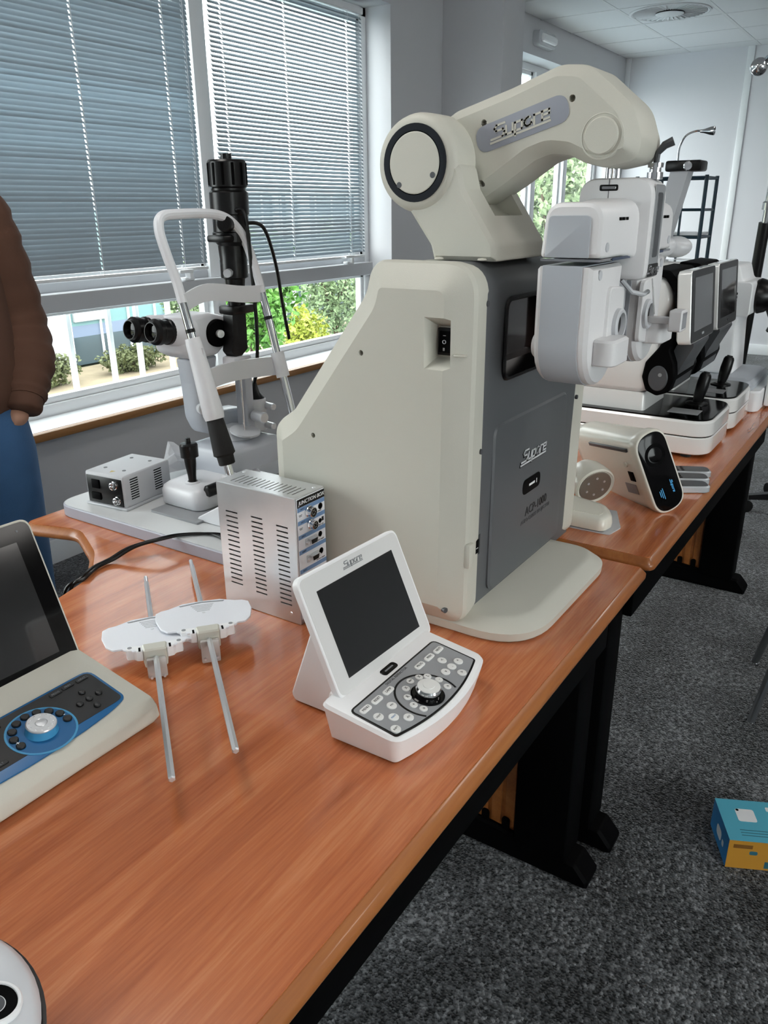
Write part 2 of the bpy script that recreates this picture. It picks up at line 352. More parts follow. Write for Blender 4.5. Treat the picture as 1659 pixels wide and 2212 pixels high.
# wall lamp by the far window, ceiling air diffuser
r = T('wall_lamp', 'oval white bulkhead lamp on the wall above the far window', 'lamp', (6.42, 2.8, 2.545))
B().slab(rect(-.17, .17, -.055, .055, .05), 'y', [(0, 0), (-.05, .004), (-.06, .02)]).o('lamp_body', LGREY, r)
B().slab(rect(-.14, .14, -.03, .03, .029), 'y', [(-.058, 0), (-.075, .006), (-.08, .015)]).o('lamp_glass', WHITE, r)
r = T('air_diffuser', 'round swirl air diffuser set in a ceiling tile', 'vent', (6.69, 1.93, ZC-.003))
B().lathe([(.285, 0), (.285, -.004), (.27, -.008), (.26, -.002), (.26, .02), (.285, .02)], (0, 0, 0), (0, 0, 1), 40).o('rim', CEILM, r)
B().lathe([(.10, -.012), (.09, -.016), (.0, -.017), (0, 0), (.1, 0)], (0, 0, 0), (0, 0, 1), 32).o('hub', CEILM, r)
B().cyl((0, 0, .0005), (0, 0, .0025), .262, n=40).o('duct', BLACKM, r)
v = None
for k in range(40):
    Mx = Matrix.Rotation(2*PI*k/40, 4, 'Z') @ Matrix.Translation((.18, 0, -.004)) @ Matrix.Rotation(.6, 4, 'X')
    if v is None: v = B().box(-.08, .08, -.0045, .0045, -.0006, .0006).o('vane', CEILM, r, M=Mx)
    else: cp(v, r, M=Mx)
# recessed LED panels in the ceiling grid (unseen, inferred from glints; number and places chosen for brightness)
for x, y, lab in ((.69, 1.32, 'square ceiling light over the near desk'), (3.09, -1.08, 'square ceiling light out from the far desk'), (5.49, -1.08, 'square ceiling light towards the far wall'), (.69, -1.08, 'square ceiling light in the middle of the room'), (3.09, -3.48, 'square ceiling light deep in the room'), (-1.71, -1.08, 'square ceiling light near the back wall')):
    r = T('ceiling_light', lab, 'light', (x, y, ZC), group='square ceiling lights')
    B().slab(rect(-.30, .30, -.30, .30), 'z', [(-.002, 0), (-.008, .004)]).o('light_frame', FRAMEM, r); B().box(-.28, .28, -.28, .28, -.0095, -.0075).o('diffuser', WHITE, r)
    l = bpy.data.lights.new('panel_lamp', 'AREA'); l.shape = 'SQUARE'; l.size = .56; l.energy = 6.0; l.color = (1, .96, .91); l_ = bpy.data.objects.new('panel_lamp', l); COL.objects.link(l_); l_.parent = r; l_.location = (0, 0, -.011)
# ================================================================== OUTSIDE
GRASS = mat('dry_verge', (118, 106, 86), .95, vary=(2, .3))
PAVE = mat('pale_paving', (140, 152, 158), .8, vary=(1.5, .1))
ROAD = mat('lawn_ground', (120, 128, 104), .95, vary=(1, .2))
G = -3.9
st(B().box(-40, 70, 3.3, 90, G-.3, G-.1).o('ground', ROAD))
st(B().box(-40, 70, 5, 20.2, G-.1, G-.02).o('path', PAVE)); st(B().box(-40, 70, 20.2, 24.9, G-.1, G).o('verge', GRASS))
RAIL = mat('railing_white', (236, 240, 242), .4)
r = T('guard_railing', 'white safety railing bars outside the lower window', 'railing', (2.3, 3.17, .5))
B().box(-1.1, .66, -.015, .015, .03, .06, .004).o('bottom_rail', RAIL, r); B().box(-1.1, .66, -.02, .02, .53, .57, .004).o('top_rail', RAIL, r)
bar = None
for x in (1.28, 1.47, 1.66, 1.84, 2.03, 2.215, 2.435, 2.60, 2.80):
    if bar is None: bar = B().box(-.011, .011, -.011, .011, .05, .54, .003).o('bar', RAIL, r, loc=(x-2.3, 0, 0))
    else: cp(bar, r, (x-2.3, 0, 0))
BW = mat('render_white', (170, 172, 174), .7, vary=(1, .05)); BG = mat('dark_glazing', (62, 74, 80), .15); BB = mat('blue_grey_band', (96, 108, 128), .5); BT = mat('teal_glass', (96, 128, 128), .12)
def facade(label, name, x0, x1, y, z1, cols, bands, panels=()):
    f = T(name, label, 'building', ((x0+x1)/2, y, G)); c = (x0+x1)/2; h = z1-G
    B().box(x0-c, x1-c, .3, 8, 0, h).o('wall', BW, f)
    for (a, b_) in cols: B().box(a-c, b_-c, -.12, .3, 0, h, .02).o('pier', BW, f)
    for za, zb, m in bands: B().box(x0-c, x1-c, .08, .3, za-G, zb-G).o('glazing_band', m, f)
    for a, b_, za, zb, m in panels: B().box(a-c, b_-c, -.05, .1, za-G, zb-G, .01).o('cladding_panel', m, f)
    n = int((x1-x0)/1.3); mu = None
    for k in range(n):
        x = x0+1.3*(k+.5)-c
        if mu is None: mu = B().box(-.04, .04, .02, .1, .2, h-.3).o('window_mullion', LGREY, f, loc=(x, 0, 0))
        else: cp(mu, f, (x, 0, 0))
    return f
facade('pale building with dark glazing bands across the road', 'office_building', 8, 23, 25.2, 1.9, [(12.2, 13), (16.3, 17.4), (22.2, 23)], [(G, -2.9, BG), (-2.9, -2.5, BB), (-2.5, 1.4, BT)], [(17.9, 19.4, -2.35, -.6, BW), (9, 11, -2.35, -.6, BW)])
facade('long building with white columns and dark glass behind the green tree', 'glazed_building', 25.5, 60, 25.6, 2.4, [(25.5, 26), (29.5, 29.75), (30.45, 30.7), (31.3, 32.0), (36, 36.7), (44, 45)], [(G, -1.2, BG), (-1.2, -.8, BW), (-.8, 2, BG)])
def leaves(name, m, parent, c, rad, n, sz, seed):
    rs = random.Random(seed); b = bmesh.new()
    for k in range(n):
        while True:
            p = Vector((rs.uniform(-1, 1), rs.uniform(-1, 1), rs.uniform(-1, 1)))
            if .25 < p.length < 1: break
        p *= (.75+.25*math.sin(7*p.x+3*p.z)*math.cos(5*p.y)); p = Vector((c[0]+p.x*rad[0], c[1]+p.y*rad[1], c[2]+p.z*rad[2]))
        q = Matrix.Rotation(rs.uniform(0, 6.3), 3, Vector((rs.uniform(-1, 1), rs.uniform(-1, 1), rs.uniform(-1, 1))).normalized()); s = sz*rs.uniform(.6, 1.3)
        b.faces.new([b.verts.new(p+q @ Vector(v)*s) for v in ((-.5, 0, 0), (0, -.3, .06), (.6, 0, 0), (0, .3, .06))])
    me = bpy.data.meshes.new(name); b.to_mesh(me); b.free(); me.materials.append(m); ob = bpy.data.objects.new(name, me); COL.objects.link(ob); ob.parent = parent; ob['kind'] = 'stuff'; return ob
LG = [mat('leaf_bright_green', (74, 118, 40), .6, vary=(3, .35)), mat('leaf_yellow_green', (140, 148, 52), .6, vary=(3, .3)), mat('leaf_olive', (78, 84, 50), .7, vary=(3, .35)), mat('leaf_pale', (112, 130, 92), .6, vary=(2, .3))]
BARK = mat('bark', (92, 76, 60), .9, bump=(20, .5))
def tree(name, label, cat, x, y, h, rad, m, n, sz, seed, group=None):
    t = T(name, label, cat, (x, y, G), group=group); zc = h-rad[2]
    b = B().tube([(0, 0, -.1), (.05, .02, zc*.5), (0, 0, zc)], .08, 8, [.13*rad[0]/1.5+.03, .09*rad[0]/1.5+.02, .05])
    for k in range(4):
        a = k*1.6; b.tube([(0, 0, zc*.7), (rad[0]*.5*math.cos(a), rad[1]*.5*math.sin(a), zc+rad[2]*.3)], .03, 6)
    b.o('trunk', BARK, t); leaves('foliage', m, t, (0, 0, zc), rad, n, sz, seed); return t
tree('garden_tree', 'bright green leafy tree outside the window right of the mullion', 'tree', 12.9, 12, 5.3, (1.35, 1.2, 1.7), LG[0], 6000, .17, 1)
tree('garden_shrub', 'yellow green shrub in front of the white columned building', 'shrub', 17.1, 14, 3.1, (.85, .8, 1.35), LG[1], 2600, .16, 2)
tree('low_hedge', 'olive hedge along the far pavement, nearer the standing person', 'hedge', 14.6, 22.8, 1.3, (1.75, .7, .75), LG[2], 3200, .14, 3)
tree('low_hedge', 'brown green hedge along the far pavement, below the street tree', 'hedge', 18.3, 22.8, 1.0, (1.7, .7, .6), LG[2], 2600, .14, 4)
tree('street_tree', 'olive street tree in front of the pale building', 'tree', 19.6, 21.3, 4.2, (1.3, .7, 1.7), LG[3], 3000, .16, 5)
tree('silver_tree', 'pale feathery tree at the right edge of the near window', 'tree', 20.6, 15.6, 5.2, (1.5, 1.3, 2.3), LG[3], 4600, .16, 6)
tree('park_tree', 'hazy green tree filling the far window, left pane', 'tree', 20.5, 8.3, 8.0, (2.2, 1.5, 3.3), LG[3], 6200, .2, 7)
tree('park_tree', 'hazy green tree filling the far window, right pane', 'tree', 27, 9.8, 9.0, (3.0, 2, 4.0), LG[3], 6200, .22, 8)
def inv(e): return (Matrix.Translation(e.location) @ Matrix.Rotation(e.rotation_euler.z, 4, 'Z')).inverted()
def cut(ob, *cutters):
    """carve the cutter shapes out of a mesh object"""
    b = B()
    for k in cutters: b.add(k.bm)
    if 1:
        me = bpy.data.meshes.new('c'); bmesh.ops.recalc_face_normals(b.bm, faces=b.bm.faces[:]); b.bm.to_mesh(me); b.bm.free(); c = bpy.data.objects.new('c', me); COL.objects.link(c)
        bpy.context.view_layer.update(); c.matrix_world = ob.matrix_world.copy(); bpy.context.view_layer.update()
        md = ob.modifiers.new('b', 'BOOLEAN'); md.operation = 'DIFFERENCE'; md.object = c; md.solver = 'EXACT'
        dg = bpy.context.evaluated_depsgraph_get(); dg.update(); n = bpy.data.meshes.new_from_object(ob.evaluated_get(dg))
        ob.modifiers.clear(); old = ob.data; ob.data = n; bpy.data.meshes.remove(old); bpy.data.objects.remove(c); bpy.data.meshes.remove(me)
    ob.data.polygons.foreach_set('use_smooth', [True]*len(ob.data.polygons)); ob.data.set_sharp_from_angle(angle=math.radians(22)); return ob
# ================================================================== DESKS
def make_desk(label, pts, radii, z, x0, x1, yf, legx):
    e = T('office_desk', label, 'desk', ((x0+x1)/2, yf+.4, 0)); I = inv(e); o = rp(pts, radii, 8)
    B().slab(o, 'z', [(z-.026, .005), (z-.023, .0008), (z-.020, 0), (z-.014, 0), (z-.0115, .0015), (z-.0015, .0105), (z-.0008, .013), (z-.0008, .03)]).o('edging', EDGEW, e, M=I, ang=40)
    B().slab(o(.012), 'z', [(z-.003, 0), (z, 0)]).o('desk_top', DESKW, e, M=I)
    B().box(x0+.06, x1-.06, yf+.045, yf+.065, z-.16, z-.027, .003).o('apron', BLACKM, e, M=I)
    B().box(x0+.05, x1-.05, yf+.68, yf+.70, .28, z-.03, .003).o('modesty_panel', BLACKM, e, M=I)
    for lx in legx:
        l = B().box(lx-.045, lx+.045, yf+.07, yf+.19, .05, z-.027, .008).o('leg', BLACKM, e, M=I)
        f = [(yf+.02, 0), (yf+.02, .02), (yf+.05, .055), (yf+.3, .075), (yf+.62, .055), (yf+.66, .02), (yf+.66, 0)]
        B().slab(rnd(f, .012, 3), 'x', [(lx-.035, .006), (lx-.028, 0), (lx+.028, 0), (lx+.035, .006)]).o('foot', BLACKM, e, M=I)
        B().cyl((lx, yf+.05, 0), (lx, yf+.05, .012), .022).cyl((lx, yf+.62, 0), (lx, yf+.62, .012), .022).o('glide', RUB, e, M=I)
        p = B().box(lx-.022, lx+.022, yf+.18, yf+.42, .06, z-.03, .002).o('cable_panel', EDGEW, e, M=I)
        for k in range(7): B().box(lx-.0265, lx-.021, yf+.195+.033*k, yf+.218+.033*k, .075, z-.04, .002).o('flute', EDGEW, p)
        for k in range(3): B().slab(rect(yf+.205+.05*k, yf+.223+.05*k, .058, .10, .008, 3), 'x', [(lx-.030, 0), (lx-.0262, 0)]).o('cable_slot', BLACKM, p)
        B().box(lx-.045, lx+.045, yf+.41, yf+.50, .05, z-.027, .008).o('rear_post', BLACKM, e, M=I)
    return e
D1 = make_desk('cherry corner desk with curved cut-out holding the white control console',
     [(-.55, .337), (1.403, .337), (1.403, 1.56), (.885, 1.56), (.93, 1.41), (.872, 1.29), (.80, 1.205), (.66, 1.165), (-.55, 1.165)], [.02, .01, .02, .03, .06, .15, .12, .2, .02], .725, -.55, 1.403, .337, (-.40, 1.33))
D2 = make_desk('cherry straight desk further along, holding the two monitor instruments',
     [(1.404, .328), (3.05, .328), (3.05, 1.14), (1.404, 1.14)], [.02, .012, .012, .012], .737, 1.404, 3.05, .328, (1.455, 2.97))
# ================================================================== CHART PROJECTOR WITH ARM
A = T('chart_projector', 'large cream and slate grey chart projector cabinet with jointed overhead arm', 'eye instrument', (1.2, .65, .725)); I = inv(A)
o = rp([(.985, .398), (1.375, .398), (1.375, .86), (.985, .86)], [.10, .075, .02, .02], 10)
B().slab(o, 'z', [(.725, .006), (.729, .001), (.742, 0), (.7435, .002), (.757, .02), (.7605, .028)]).o('base_plate', CREAM, A, M=I, ang=25)
RIM = [(.507, .742), (.503, 1.292), (.674, 1.292), (.686, 1.245), (.836, 1.050), (.878, 1.022), (.878, .742)]
rim = rp(RIM, [.03, .05, .045, .06, .05, .04, .02], 8)
for sgn, nm in ((1, 'side_shell'), (-1, 'side_shell')):
    X = (lambda x: x) if sgn > 0 else (lambda x: 2.435-x)
    sh = B().slab(rim, 'x', [(X(1.03), .004), (X(1.012), .0008), (X(.992), 0), (X(.984), .003), (X(.963), .031), (X(.960), .036)]).o('side_shell', CREAM, A, M=I, ang=22)
    if sgn > 0:
        b = B()
        b.loft([[(.945, y, z) for y, z in rect(.533, .576, 1.139, 1.228)], [(.985, y, z) for y, z in rect(.530, .5615, 1.163, 1.206)]])
        hb = B()
        for y, z in ((.679, 1.161), (.776, 1.021)): hb.cyl((.94, y, z), (.972, y, z), .0042, n=14)
        cut(sh, b, hb)
        B().cyl((.966, .530, .772), (.968, .536, .772), .0045, n=14).o('screw_recess', DGREY, A, M=I)
        s = B().box(.980, .986, .533, .560, 1.166, 1.204, .001).o('rocker_switch_frame', BLACK, A, M=I)
        B().loft([[(.9805, y, z) for y, z in rect(.538, .556, 1.170, 1.200)], [(.974, y, z) for y, z in rect(.539, .555, 1.171, 1.179)]] if False else
                 [[(.981, .538, 1.170), (.981, .556, 1.170), (.981, .556, 1.200), (.981, .538, 1.200)], [(.976, .538, 1.1705), (.976, .556, 1.1705), (.9785, .556, 1.1995), (.9785, .538, 1.1995)]]).o('rocker', BLACKM, s)
        Mt = axes((.9755, .547, 1.185), (0, -1, 0), (0, 0, 1)); text('O', .008, Mt, WINK, s); text('I', .006, axes((.9765, .547, 1.194), (1e-6, -1, 0), (0, 0, 1)) @ Matrix.Rotation(PI/2, 4, 'Z'), WINK, s); text('II', .006, axes((.9748, .547, 1.175), (0, -1, 0), (0, 0, 1)), WINK, s)
        B().box(.966, .975, .509, .527, 1.168, 1.171, .001).o('moulding_mark', CREAM, A, M=I)
        B().box(.983, 1.0, .500, .512, .842, .883, .004).o('cable_lug', CREAM, A, M=I)
bo = rim(.006); bo2 = [(max(y, .55), z) for y, z in bo]
B().slab(bo2, 'x', [(1.0, 0), (1.43, 0)]).o('body', CREAM, A, M=I)
fp = [(.512, .748)]; c = (.555, 1.238)
for k in range(9):
    a = PI-k*PI/16; fp.append((c[0]+.049*math.cos(a), c[1]+.0505*math.sin(a)))
fp += [(.60, 1.2885), (.60, 1.284), (.552, 1.284), (.52, 1.262), (.52, .748)]
fpn = B().slab(fp, 'x', [(1.012, 0), (1.43, 0)]).o('front_panel', GREYP, A, M=I)
cut(fpn, B().slab(rect(1.083, 1.352, 1.117, 1.236, .02), 'y', [(.48, 0), (.53, 0)]), B().loft([[(x, .48, z) for x, z in rect(1.0, 1.046, .840, .890)], [(x, .517, z) for x, z in rect(1.0, 1.036, .849, .880)]]))
frf = rr(1.080, 1.355, 1.114, 1.239, .022); fr = frf(0); fi = frf(.008)
B().loft([[(x, .5045, z) for x, z in fr], [(x, .502, z) for x, z in frf(.002)], [(x, .502, z) for x, z in frf(.006)], [(x, .506, z) for x, z in fi], [(x, .546, z) for x, z in frf(.014)]], caps=False).o('window_frame', BLACK, A, M=I)
B().slab(frf(.010), 'y', [(.545, 0), (.548, 0)]).o('projection_window', mat('dark_red_brown_glass', (34, 24, 22), .08, coat=1), A, M=I)
B().slab(rr(1.067, 1.366, .768, 1.048, .02), 'y', [(.512, -.001), (.5085, -.001), (.5058, .003), (.5056, .006)]).o('raised_panel', GREYP, A, M=I, ang=20)
sw = B().box(1.018, 1.03, .508, .517, .853, .876, .001).o('power_inlet', BLACKM, A, M=I); B().box(1.02, 1.026, .5075, .5085, .862, .863).o('mark', WINK, sw)
for x, z in ((1.024, 1.235), (1.02, 1.021), (1.412, 1.028), (1.418, 1.19)): B().cyl((x, .5045, z), (x, .512, z), .0042, n=12).o('screw', DGREY, A, M=I)
FR = lambda x, z, y=.5054: axes((x, y, z), (1, 0, 0), (0, 0, 1))
lg_ = logo(I @ FR(1.2225, .9692, .5056), .019, BLACK, A, .24, depth=.0012)
logo(Matrix.Translation((-.0004, .001, .0012)), .019, mat('logo_silver', (214, 216, 220), .3), lg_, .15)
pl = B().slab(rect(1.182, 1.256, .900, .928, .0125), 'y', [(.5062, 0), (.5045, .0008)]).o('indicator', GLOSS, A, M=I)
B().box(1.207, 1.231, .5042, .5048, .912, .916).box(1.238, 1.240, .5042, .5048, .910, .918).o('indicator_light', WINK, pl)
text('ACP-1000', .0225, I @ FR(1.246, .8655), INK, A); text('AUTO CHART PROJECTOR', .0105, I @ FR(1.246, .8495), DGREY, A)
# neck, joint, arm
nk = [(.513, 1.288), (.515, 1.312), (.566, 1.385), (.575, 1.42), (.64, 1.43), (.68, 1.40), (.661, 1.360), (.622, 1.309), (.616, 1.288)]
nb = B().slab(rp(nk, [.004, .02, .01, .02, .02, .02, .05, .02, .004], 5), 'x', [(1.058, .007), (1.064, .001), (1.07, 0), (1.225, 0), (1.231, .001), (1.237, .007)]).o('neck', CREAM, A, M=I, ang=30)
cut(nb, B().cyl((1.108, .55, 1.40), (1.205, .55, 1.40), .052, n=30))
B().tube([(1.1, .6165, 1.291), (1.1, .6225, 1.309), (1.1, .6435, 1.337), (1.1, .662, 1.361)], .0009, 6).o('seam_line', DGREY, A, M=I)
for y in (.53, .60): B().lathe([(.007, 0), (.006, .002), (0, .003)], (1.05, y, 1.291), (0, 0, 1), 14).o('screw_cap', CREAM, A, M=I)
J = (.644, 1.4205)
B().lathe([(.052, 0), (.0575, .001), (.064, .006), (.0665, .014), (.067, .03), (.067, .066)], (1.053, *J), (1, 0, 0), 48).o('joint_housing', CREAM, A, M=I, ang=50)
B().lathe([(.052, .0), (.0525, .004), (.0425, .004), (.0425, .0)][::-1], (1.0515, *J), (1, 0, 0), 48).o('joint_ring', mat('smoked_chrome', (70, 73, 78), .15, .9), A, M=I)
jc = B().lathe([(0, .0), (.040, 0), (.0422, .0012), (.0422, .004)], (1.0508, *J), (1, 0, 0), 48).o('joint_cap', CREAM, A, M=I)
for y, z in ((.669, 1.392), (.613, 1.404)): B().cyl((1.0503, y, z), (1.052, y, z), .0042, n=14).o('screw_hole', DGREY, jc)
near = [(.615, 1.478), (.53, 1.501), (.462, 1.523), (.430, 1.520), (.374, 1.474), (.361, 1.440), (.363, 1.430), (.392, 1.425), (.416, 1.431), (.438, 1.441), (.470, 1.445), (.500, 1.436), (.55, 1.404), (.605, 1.372), (.66, 1.40), (.665, 1.45)]
ao0 = rp(near, [.03, .05, .03, .03, .03, .02, .015, .02, .04, .03, .05, .05, .05, .03, .04, .04], 5); ao = lambda d: ao0(d-.016)
arm = B().slab(ao, 'x', [(1.112, .017), (1.1145, .0145), (1.134, .0012), (1.140, 0), (1.216, 0), (1.222, .0012), (1.240, .0145), (1.243, .017)]).o('arm', CREAM, A, M=I, ang=22)
hb = B()
for y, z in ((.566, 1.472), (.437, 1.494), (.568, 1.393)): hb.cyl((1.10, y, z), (1.125, y, z), .0046, n=14)
cut(arm, hb)
B().lathe([(.0, -.0045), (.0215, -.0045), (.0228, -.003), (.0228, 0), (.0262, .0), (.0268, -.0015), (.029, -.0005), (.0295, .004)], (1.113, .393, 1.447), (1, 0, 0), 40).o('end_joint_cap', CREAM, A, M=I)
u = Vector((0, -.115, .0325)).normalized(); vv = Vector((0, .0325, .115)).normalized()
Mb = I @ axes((1.1115, .5085, 1.4665), u, vv)
bg_ = B().slab(rect(-.070, .070, -.0175, .0175, .0172, 8), 'z', [(-.002, 0), (.0004, 0), (.0008, .0015)]).o('badge', mat('badge_blue_grey', (150, 154, 164), .4), A, M=Mb)
logo(Matrix.Translation((0, .001, .0008)), .0165, CREAM, bg_, .17)
B().cyl((1.19, .395, 1.39), (1.19, .395, 1.43), .007).o('mounting_post', CHROME, A, M=I); B().cyl((1.172, .40, 1.39), (1.172, .40, 1.43), .004).o('mounting_post', CHROME, A, M=I)
B().lathe([(.011, 0), (.011, .009), (.008, .009), (.008, .015), (.0105, .015), (.0105, .021)], (1.205, .345, 1.395), (0, 0, 1), 20).o('clamp_nut', CHROME, A, M=I)
B().tube([(1.205, .345, 1.413), (1.205, .344, 1.428), (1.206, .336, 1.438), (1.208, .325, 1.443)], .005, 10, [.004, .004, .0055, .006]).o('clamp_lever', DGREY, A, M=I)
B().box(1.15, 1.215, .352, .372, 1.420, 1.432, .004).o('tip_bracket', DGREY, A, M=I)
# ================================================================== PHOROPTER
P = T('phoropter', 'white and silver phoropter head hanging from the projector arm', 'eye instrument', (1.195, .39, 1.126)); I = inv(P)
PHW = mat('phoropter_white', (222, 221, 222), .38)
def yz(pts, r, X, stops): return [(X(a), d) for a, d in stops]
for sg in (1, -1):
    X = (lambda x: x) if sg > 0 else (lambda x: 2.39-x)
    up = rp([(.352, 1.297), (.352, 1.366), (.43, 1.366), (.436, 1.297)], [.006, .024, .024, .006], 6)
    m = B().slab(up, 'x', [(X(1.029), .006), (X(1.032), .0015), (X(1.038), 0), (X(1.11), 0), (X(1.17), -.006)]).o('upper_housing', PHW, P, M=I, ang=30)
    B().slab(rp([(.368, 1.2985), (.368, 1.350), (.424, 1.350), (.427, 1.2985)], [.001, .007, .007, .001], 4), 'x', [(X(1.03), 0), (X(1.0272), 0), (X(1.0268), .0008)]).o('silver_panel', SILV, m)
    for k in range(3): B().box(X(1.095)-.0045+.013*k, X(1.095)+.0045+.013*k, .3505, .353, 1.343, 1.347, .0006).o('vent_slit', BLACKM, m)
    B().cyl((X(1.05), .3508, 1.311), (X(1.05), .3535, 1.311), .006, n=16).o('screw_cap', LGREY, m)
    B().slab(rp([(.3515, 1.2925), (.3515, 1.2978), (.4355, 1.2978), (.4355, 1.2925)], .002, 3), 'x', [(X(1.031), .001), (X(1.15), .001)]).o('chrome_band', CHROME, P, M=I)
    B().slab(rect(X(1.075) if sg > 0 else X(1.15), X(1.15) if sg > 0 else X(1.075), 1.2932, 1.2970), 'y', [(.352, 0), (.3512, 0)]).o('band_inlay', mat('navy_inlay', (40, 58, 88), .25), P, M=I)
    lo = [(1.028, 1.287), (1.028, 1.183)]+[(1.088-.06*math.cos(a*PI/12), 1.185-.06*math.sin(a*PI/12)) for a in range(1, 12)]+[(1.148, 1.187), (1.146, 1.25), (1.15, 1.287)]
    lo = [(X(a), b) for a, b in lo]
    l = B().slab(lo, 'y', [(.3585, .010), (.3605, .004), (.366, 0), (.432, 0), (.437, .004), (.438, .008)]).o('lens_housing', PHW, P, M=I, ang=30)
    B().slab(inset(lo, -.0012), 'y', [(.374, .0015), (.3742, 0), (.4285, 0), (.4287, .0015)]).o('silver_band', SILV, l)
    B().cyl((X(1.052), .3575, 1.276), (X(1.052), .362, 1.276), .0065, n=16).o('screw_cap', LGREY, l)
    # raised inner face with sight hole and cheek guard on the patient side
    f = B().slab(rp([(X(1.085), 1.155), (X(1.085), 1.26), (X(1.15), 1.255), (X(1.15), 1.165)][::sg], .012, 4), 'y', [(.360, 0), (.3545, .001), (.3535, .003)]).o('face_plate', PHW, P, M=I)
    B().lathe([(.0225, 0), (.0225, -.006), (.0205, -.008), (.0165, -.008), (.015, -.003), (.015, 0)], (X(1.125), .354, 1.205), (0, 1, 0), 28).o('sight_ring', LGREY, f)
    B().cyl((X(1.125), .3525, 1.205), (X(1.125), .3533, 1.205), .0152, n=24).o('sight_lens', GLOSS, f)
    B().slab(rp([(X(1.045), .328), (X(1.115), .328), (X(1.115), .362), (X(1.045), .362)][::sg], .014, 6), 'z', [(1.158, .002), (1.160, 0), (1.190, 0), (1.193, .004)]).o('cheek_guard', PHW, P, M=I)
    B().lathe([(.019, 0), (.019, .006), (.016, .010), (0, .0105)], (X(1.062), .437, 1.178), (0, 1, 0), 24).o('adjust_knob', PHW, P, M=I)
# centre bridge
br = rp([(.332, 1.262), (.332, 1.397), (.437, 1.397), (.437, 1.262)], [.012, .026, .026, .012], 7)
c = B().slab(br, 'x', [(1.160, .006), (1.1615, .002), (1.166, 0), (1.224, 0), (1.2285, .002), (1.23, .006)]).o('centre_bridge', PHW, P, M=I)
B().slab(rr(1.172, 1.218, 1.270, 1.388, .006), 'y', [(.3325, 0), (.3312, .001)]).o('front_inlay', GREYB, c)
B().slab(rr(1.182, 1.208, 1.292, 1.378, .006), 'y', [(.3315, 0), (.3305, .001)]).o('dark_strip', DGREY, c)
lp = B().slab(rr(1.172, 1.218, 1.266, 1.284, .003), 'y', [(.3315, 0), (.3302, .001)]).o('logo_plate', BLACK, c)
logo(axes((1.195, .3301, 1.275), (1, 0, 0), (0, 0, 1)), .0095, CHROME, lp, .2, under=False)
lv = B().slab(rr(.380, .407, 1.380, 1.389, .003), 'x', [(1.163, 0), (1.1595, .0005)]).o('spirit_level', BLACK, c); B().slab(rr(.383, .404, 1.382, 1.387, .002), 'x', [(1.160, 0), (1.1588, .0008)]).o('level_vial', CHROME, lv)
B().tube([(1.160, .3935, 1.3965), (1.160, .3935, 1.375), (1.160, .3935, 1.366)], .0005, 5).o('seam', DGREY, c)
B().slab(rr(1.176, 1.214, 1.215, 1.268, .008), 'y', [(.372, 0), (.40, 0)]).o('nose_bracket', LGREY, P, M=I)
B().tube([(1.165, .365, 1.262), (1.175, .352, 1.245), (1.198, .342, 1.240), (1.215, .34, 1.243)], .0035, 8).o('card_arm', LGREY, P, M=I)
B().box(-.011, .011, -.001, .001, -.024, .024, .0008, M=Matrix.Translation((1.217, .332, 1.236)) @ Matrix.Rotation(-.5, 4, 'Y') @ Matrix.Rotation(.35, 4, 'Z')).o('clear_shield', mat('clear_plastic', (216, 218, 216), .15, alpha=.55), P, M=I)
mb = B().slab(rr(1.263, 1.297, 1.180, 1.212, .004), 'y', [(.318, .001), (.3165, 0), (.300, 0), (.2988, .002)]).o('mirror_box', PHW, P, M=I); B().slab(rr(1.267, 1.293, 1.184, 1.208, .002), 'y', [(.2989, 0), (.2983, 0)]).o('mirror', CHROME, mb)
B().box(1.272, 1.288, .316, .36, 1.19, 1.20, .002).o('mirror_stem', PHW, P, M=I)
# ================================================================== JUNCTION BOX
JB = T('junction_box', 'slotted bare metal junction box with round and D shaped connectors', 'junction box', (.908, .83, .725)); I = inv(JB)
body = B().box(.871, .945, .746, .914, .725, .945, .0012, 1).o('case', ALU, JB, M=I)
cb = B(); slots = []
for (y0, y1, zt, zb, n) in ((.870, .896, .896, .766, 16), (.816, .840, .897, .762, 17), (.763, .787, .893, .757, 17)):
    for k in range(n):
        z = zt+(zb-zt)*k/(n-1); slots.append((z, y0, y1)); cb.box(.868, .8735, y0, y1, z-.0013, z+.0013)
tops = [(.762+.0093*k) for k in range(15)]
for y in tops: cb.box(.884, .918, y-.0012, y+.0012, .943, .948)
cut(body, cb); sl = {}
for z, y0, y1 in slots:
    L_ = round(y1-y0, 3)
    if L_ not in sl: sl[L_] = B().box(.8732, .8737, -(y1-y0)/2, (y1-y0)/2, -.0014, .0014).o('vent_slot', BLACKM, JB, M=I @ Matrix.Translation((0, (y0+y1)/2, z)))
    else: cp(sl[L_], JB, M=I @ Matrix.Translation((0, (y0+y1)/2, z)))
ts = None
for y in tops:
    if ts is None: ts = B().box(.884, .918, -.0013, .0013, .9427, .9432).o('vent_slot', BLACKM, JB, M=I @ Matrix.Translation((0, y, 0)))
    else: cp(ts, JB, M=I @ Matrix.Translation((0, y, 0)))
lb = B().box(.8735, .9425, .7442, .7462, .735, .9425, .0005, 1).o('label_plate', mat('label_white', (216, 218, 222), .45), JB, M=I)
BLUE = mat('label_blue', (104, 134, 172), .5)
B().box(.874, .942, .7438, .7443, .9285, .942).o('label_header', BLACK, lb); text('JUNCTION BOX', .0088, axes((.909, .7437, .935), (1, 0, 0), (0, 0, 1)), WINK, lb, depth=.0002, shear=.2)
for z in (.9245, .9025, .8785, .8525, .8195): B().box(.874, .942, .7439, .7443, z-.0035, z+.0035).o('label_stripe', BLUE, lb); text('INPUT', .0035, axes((.886, .7437, z), (1, 0, 0), (0, 0, 1)), INK, lb, depth=.0001)
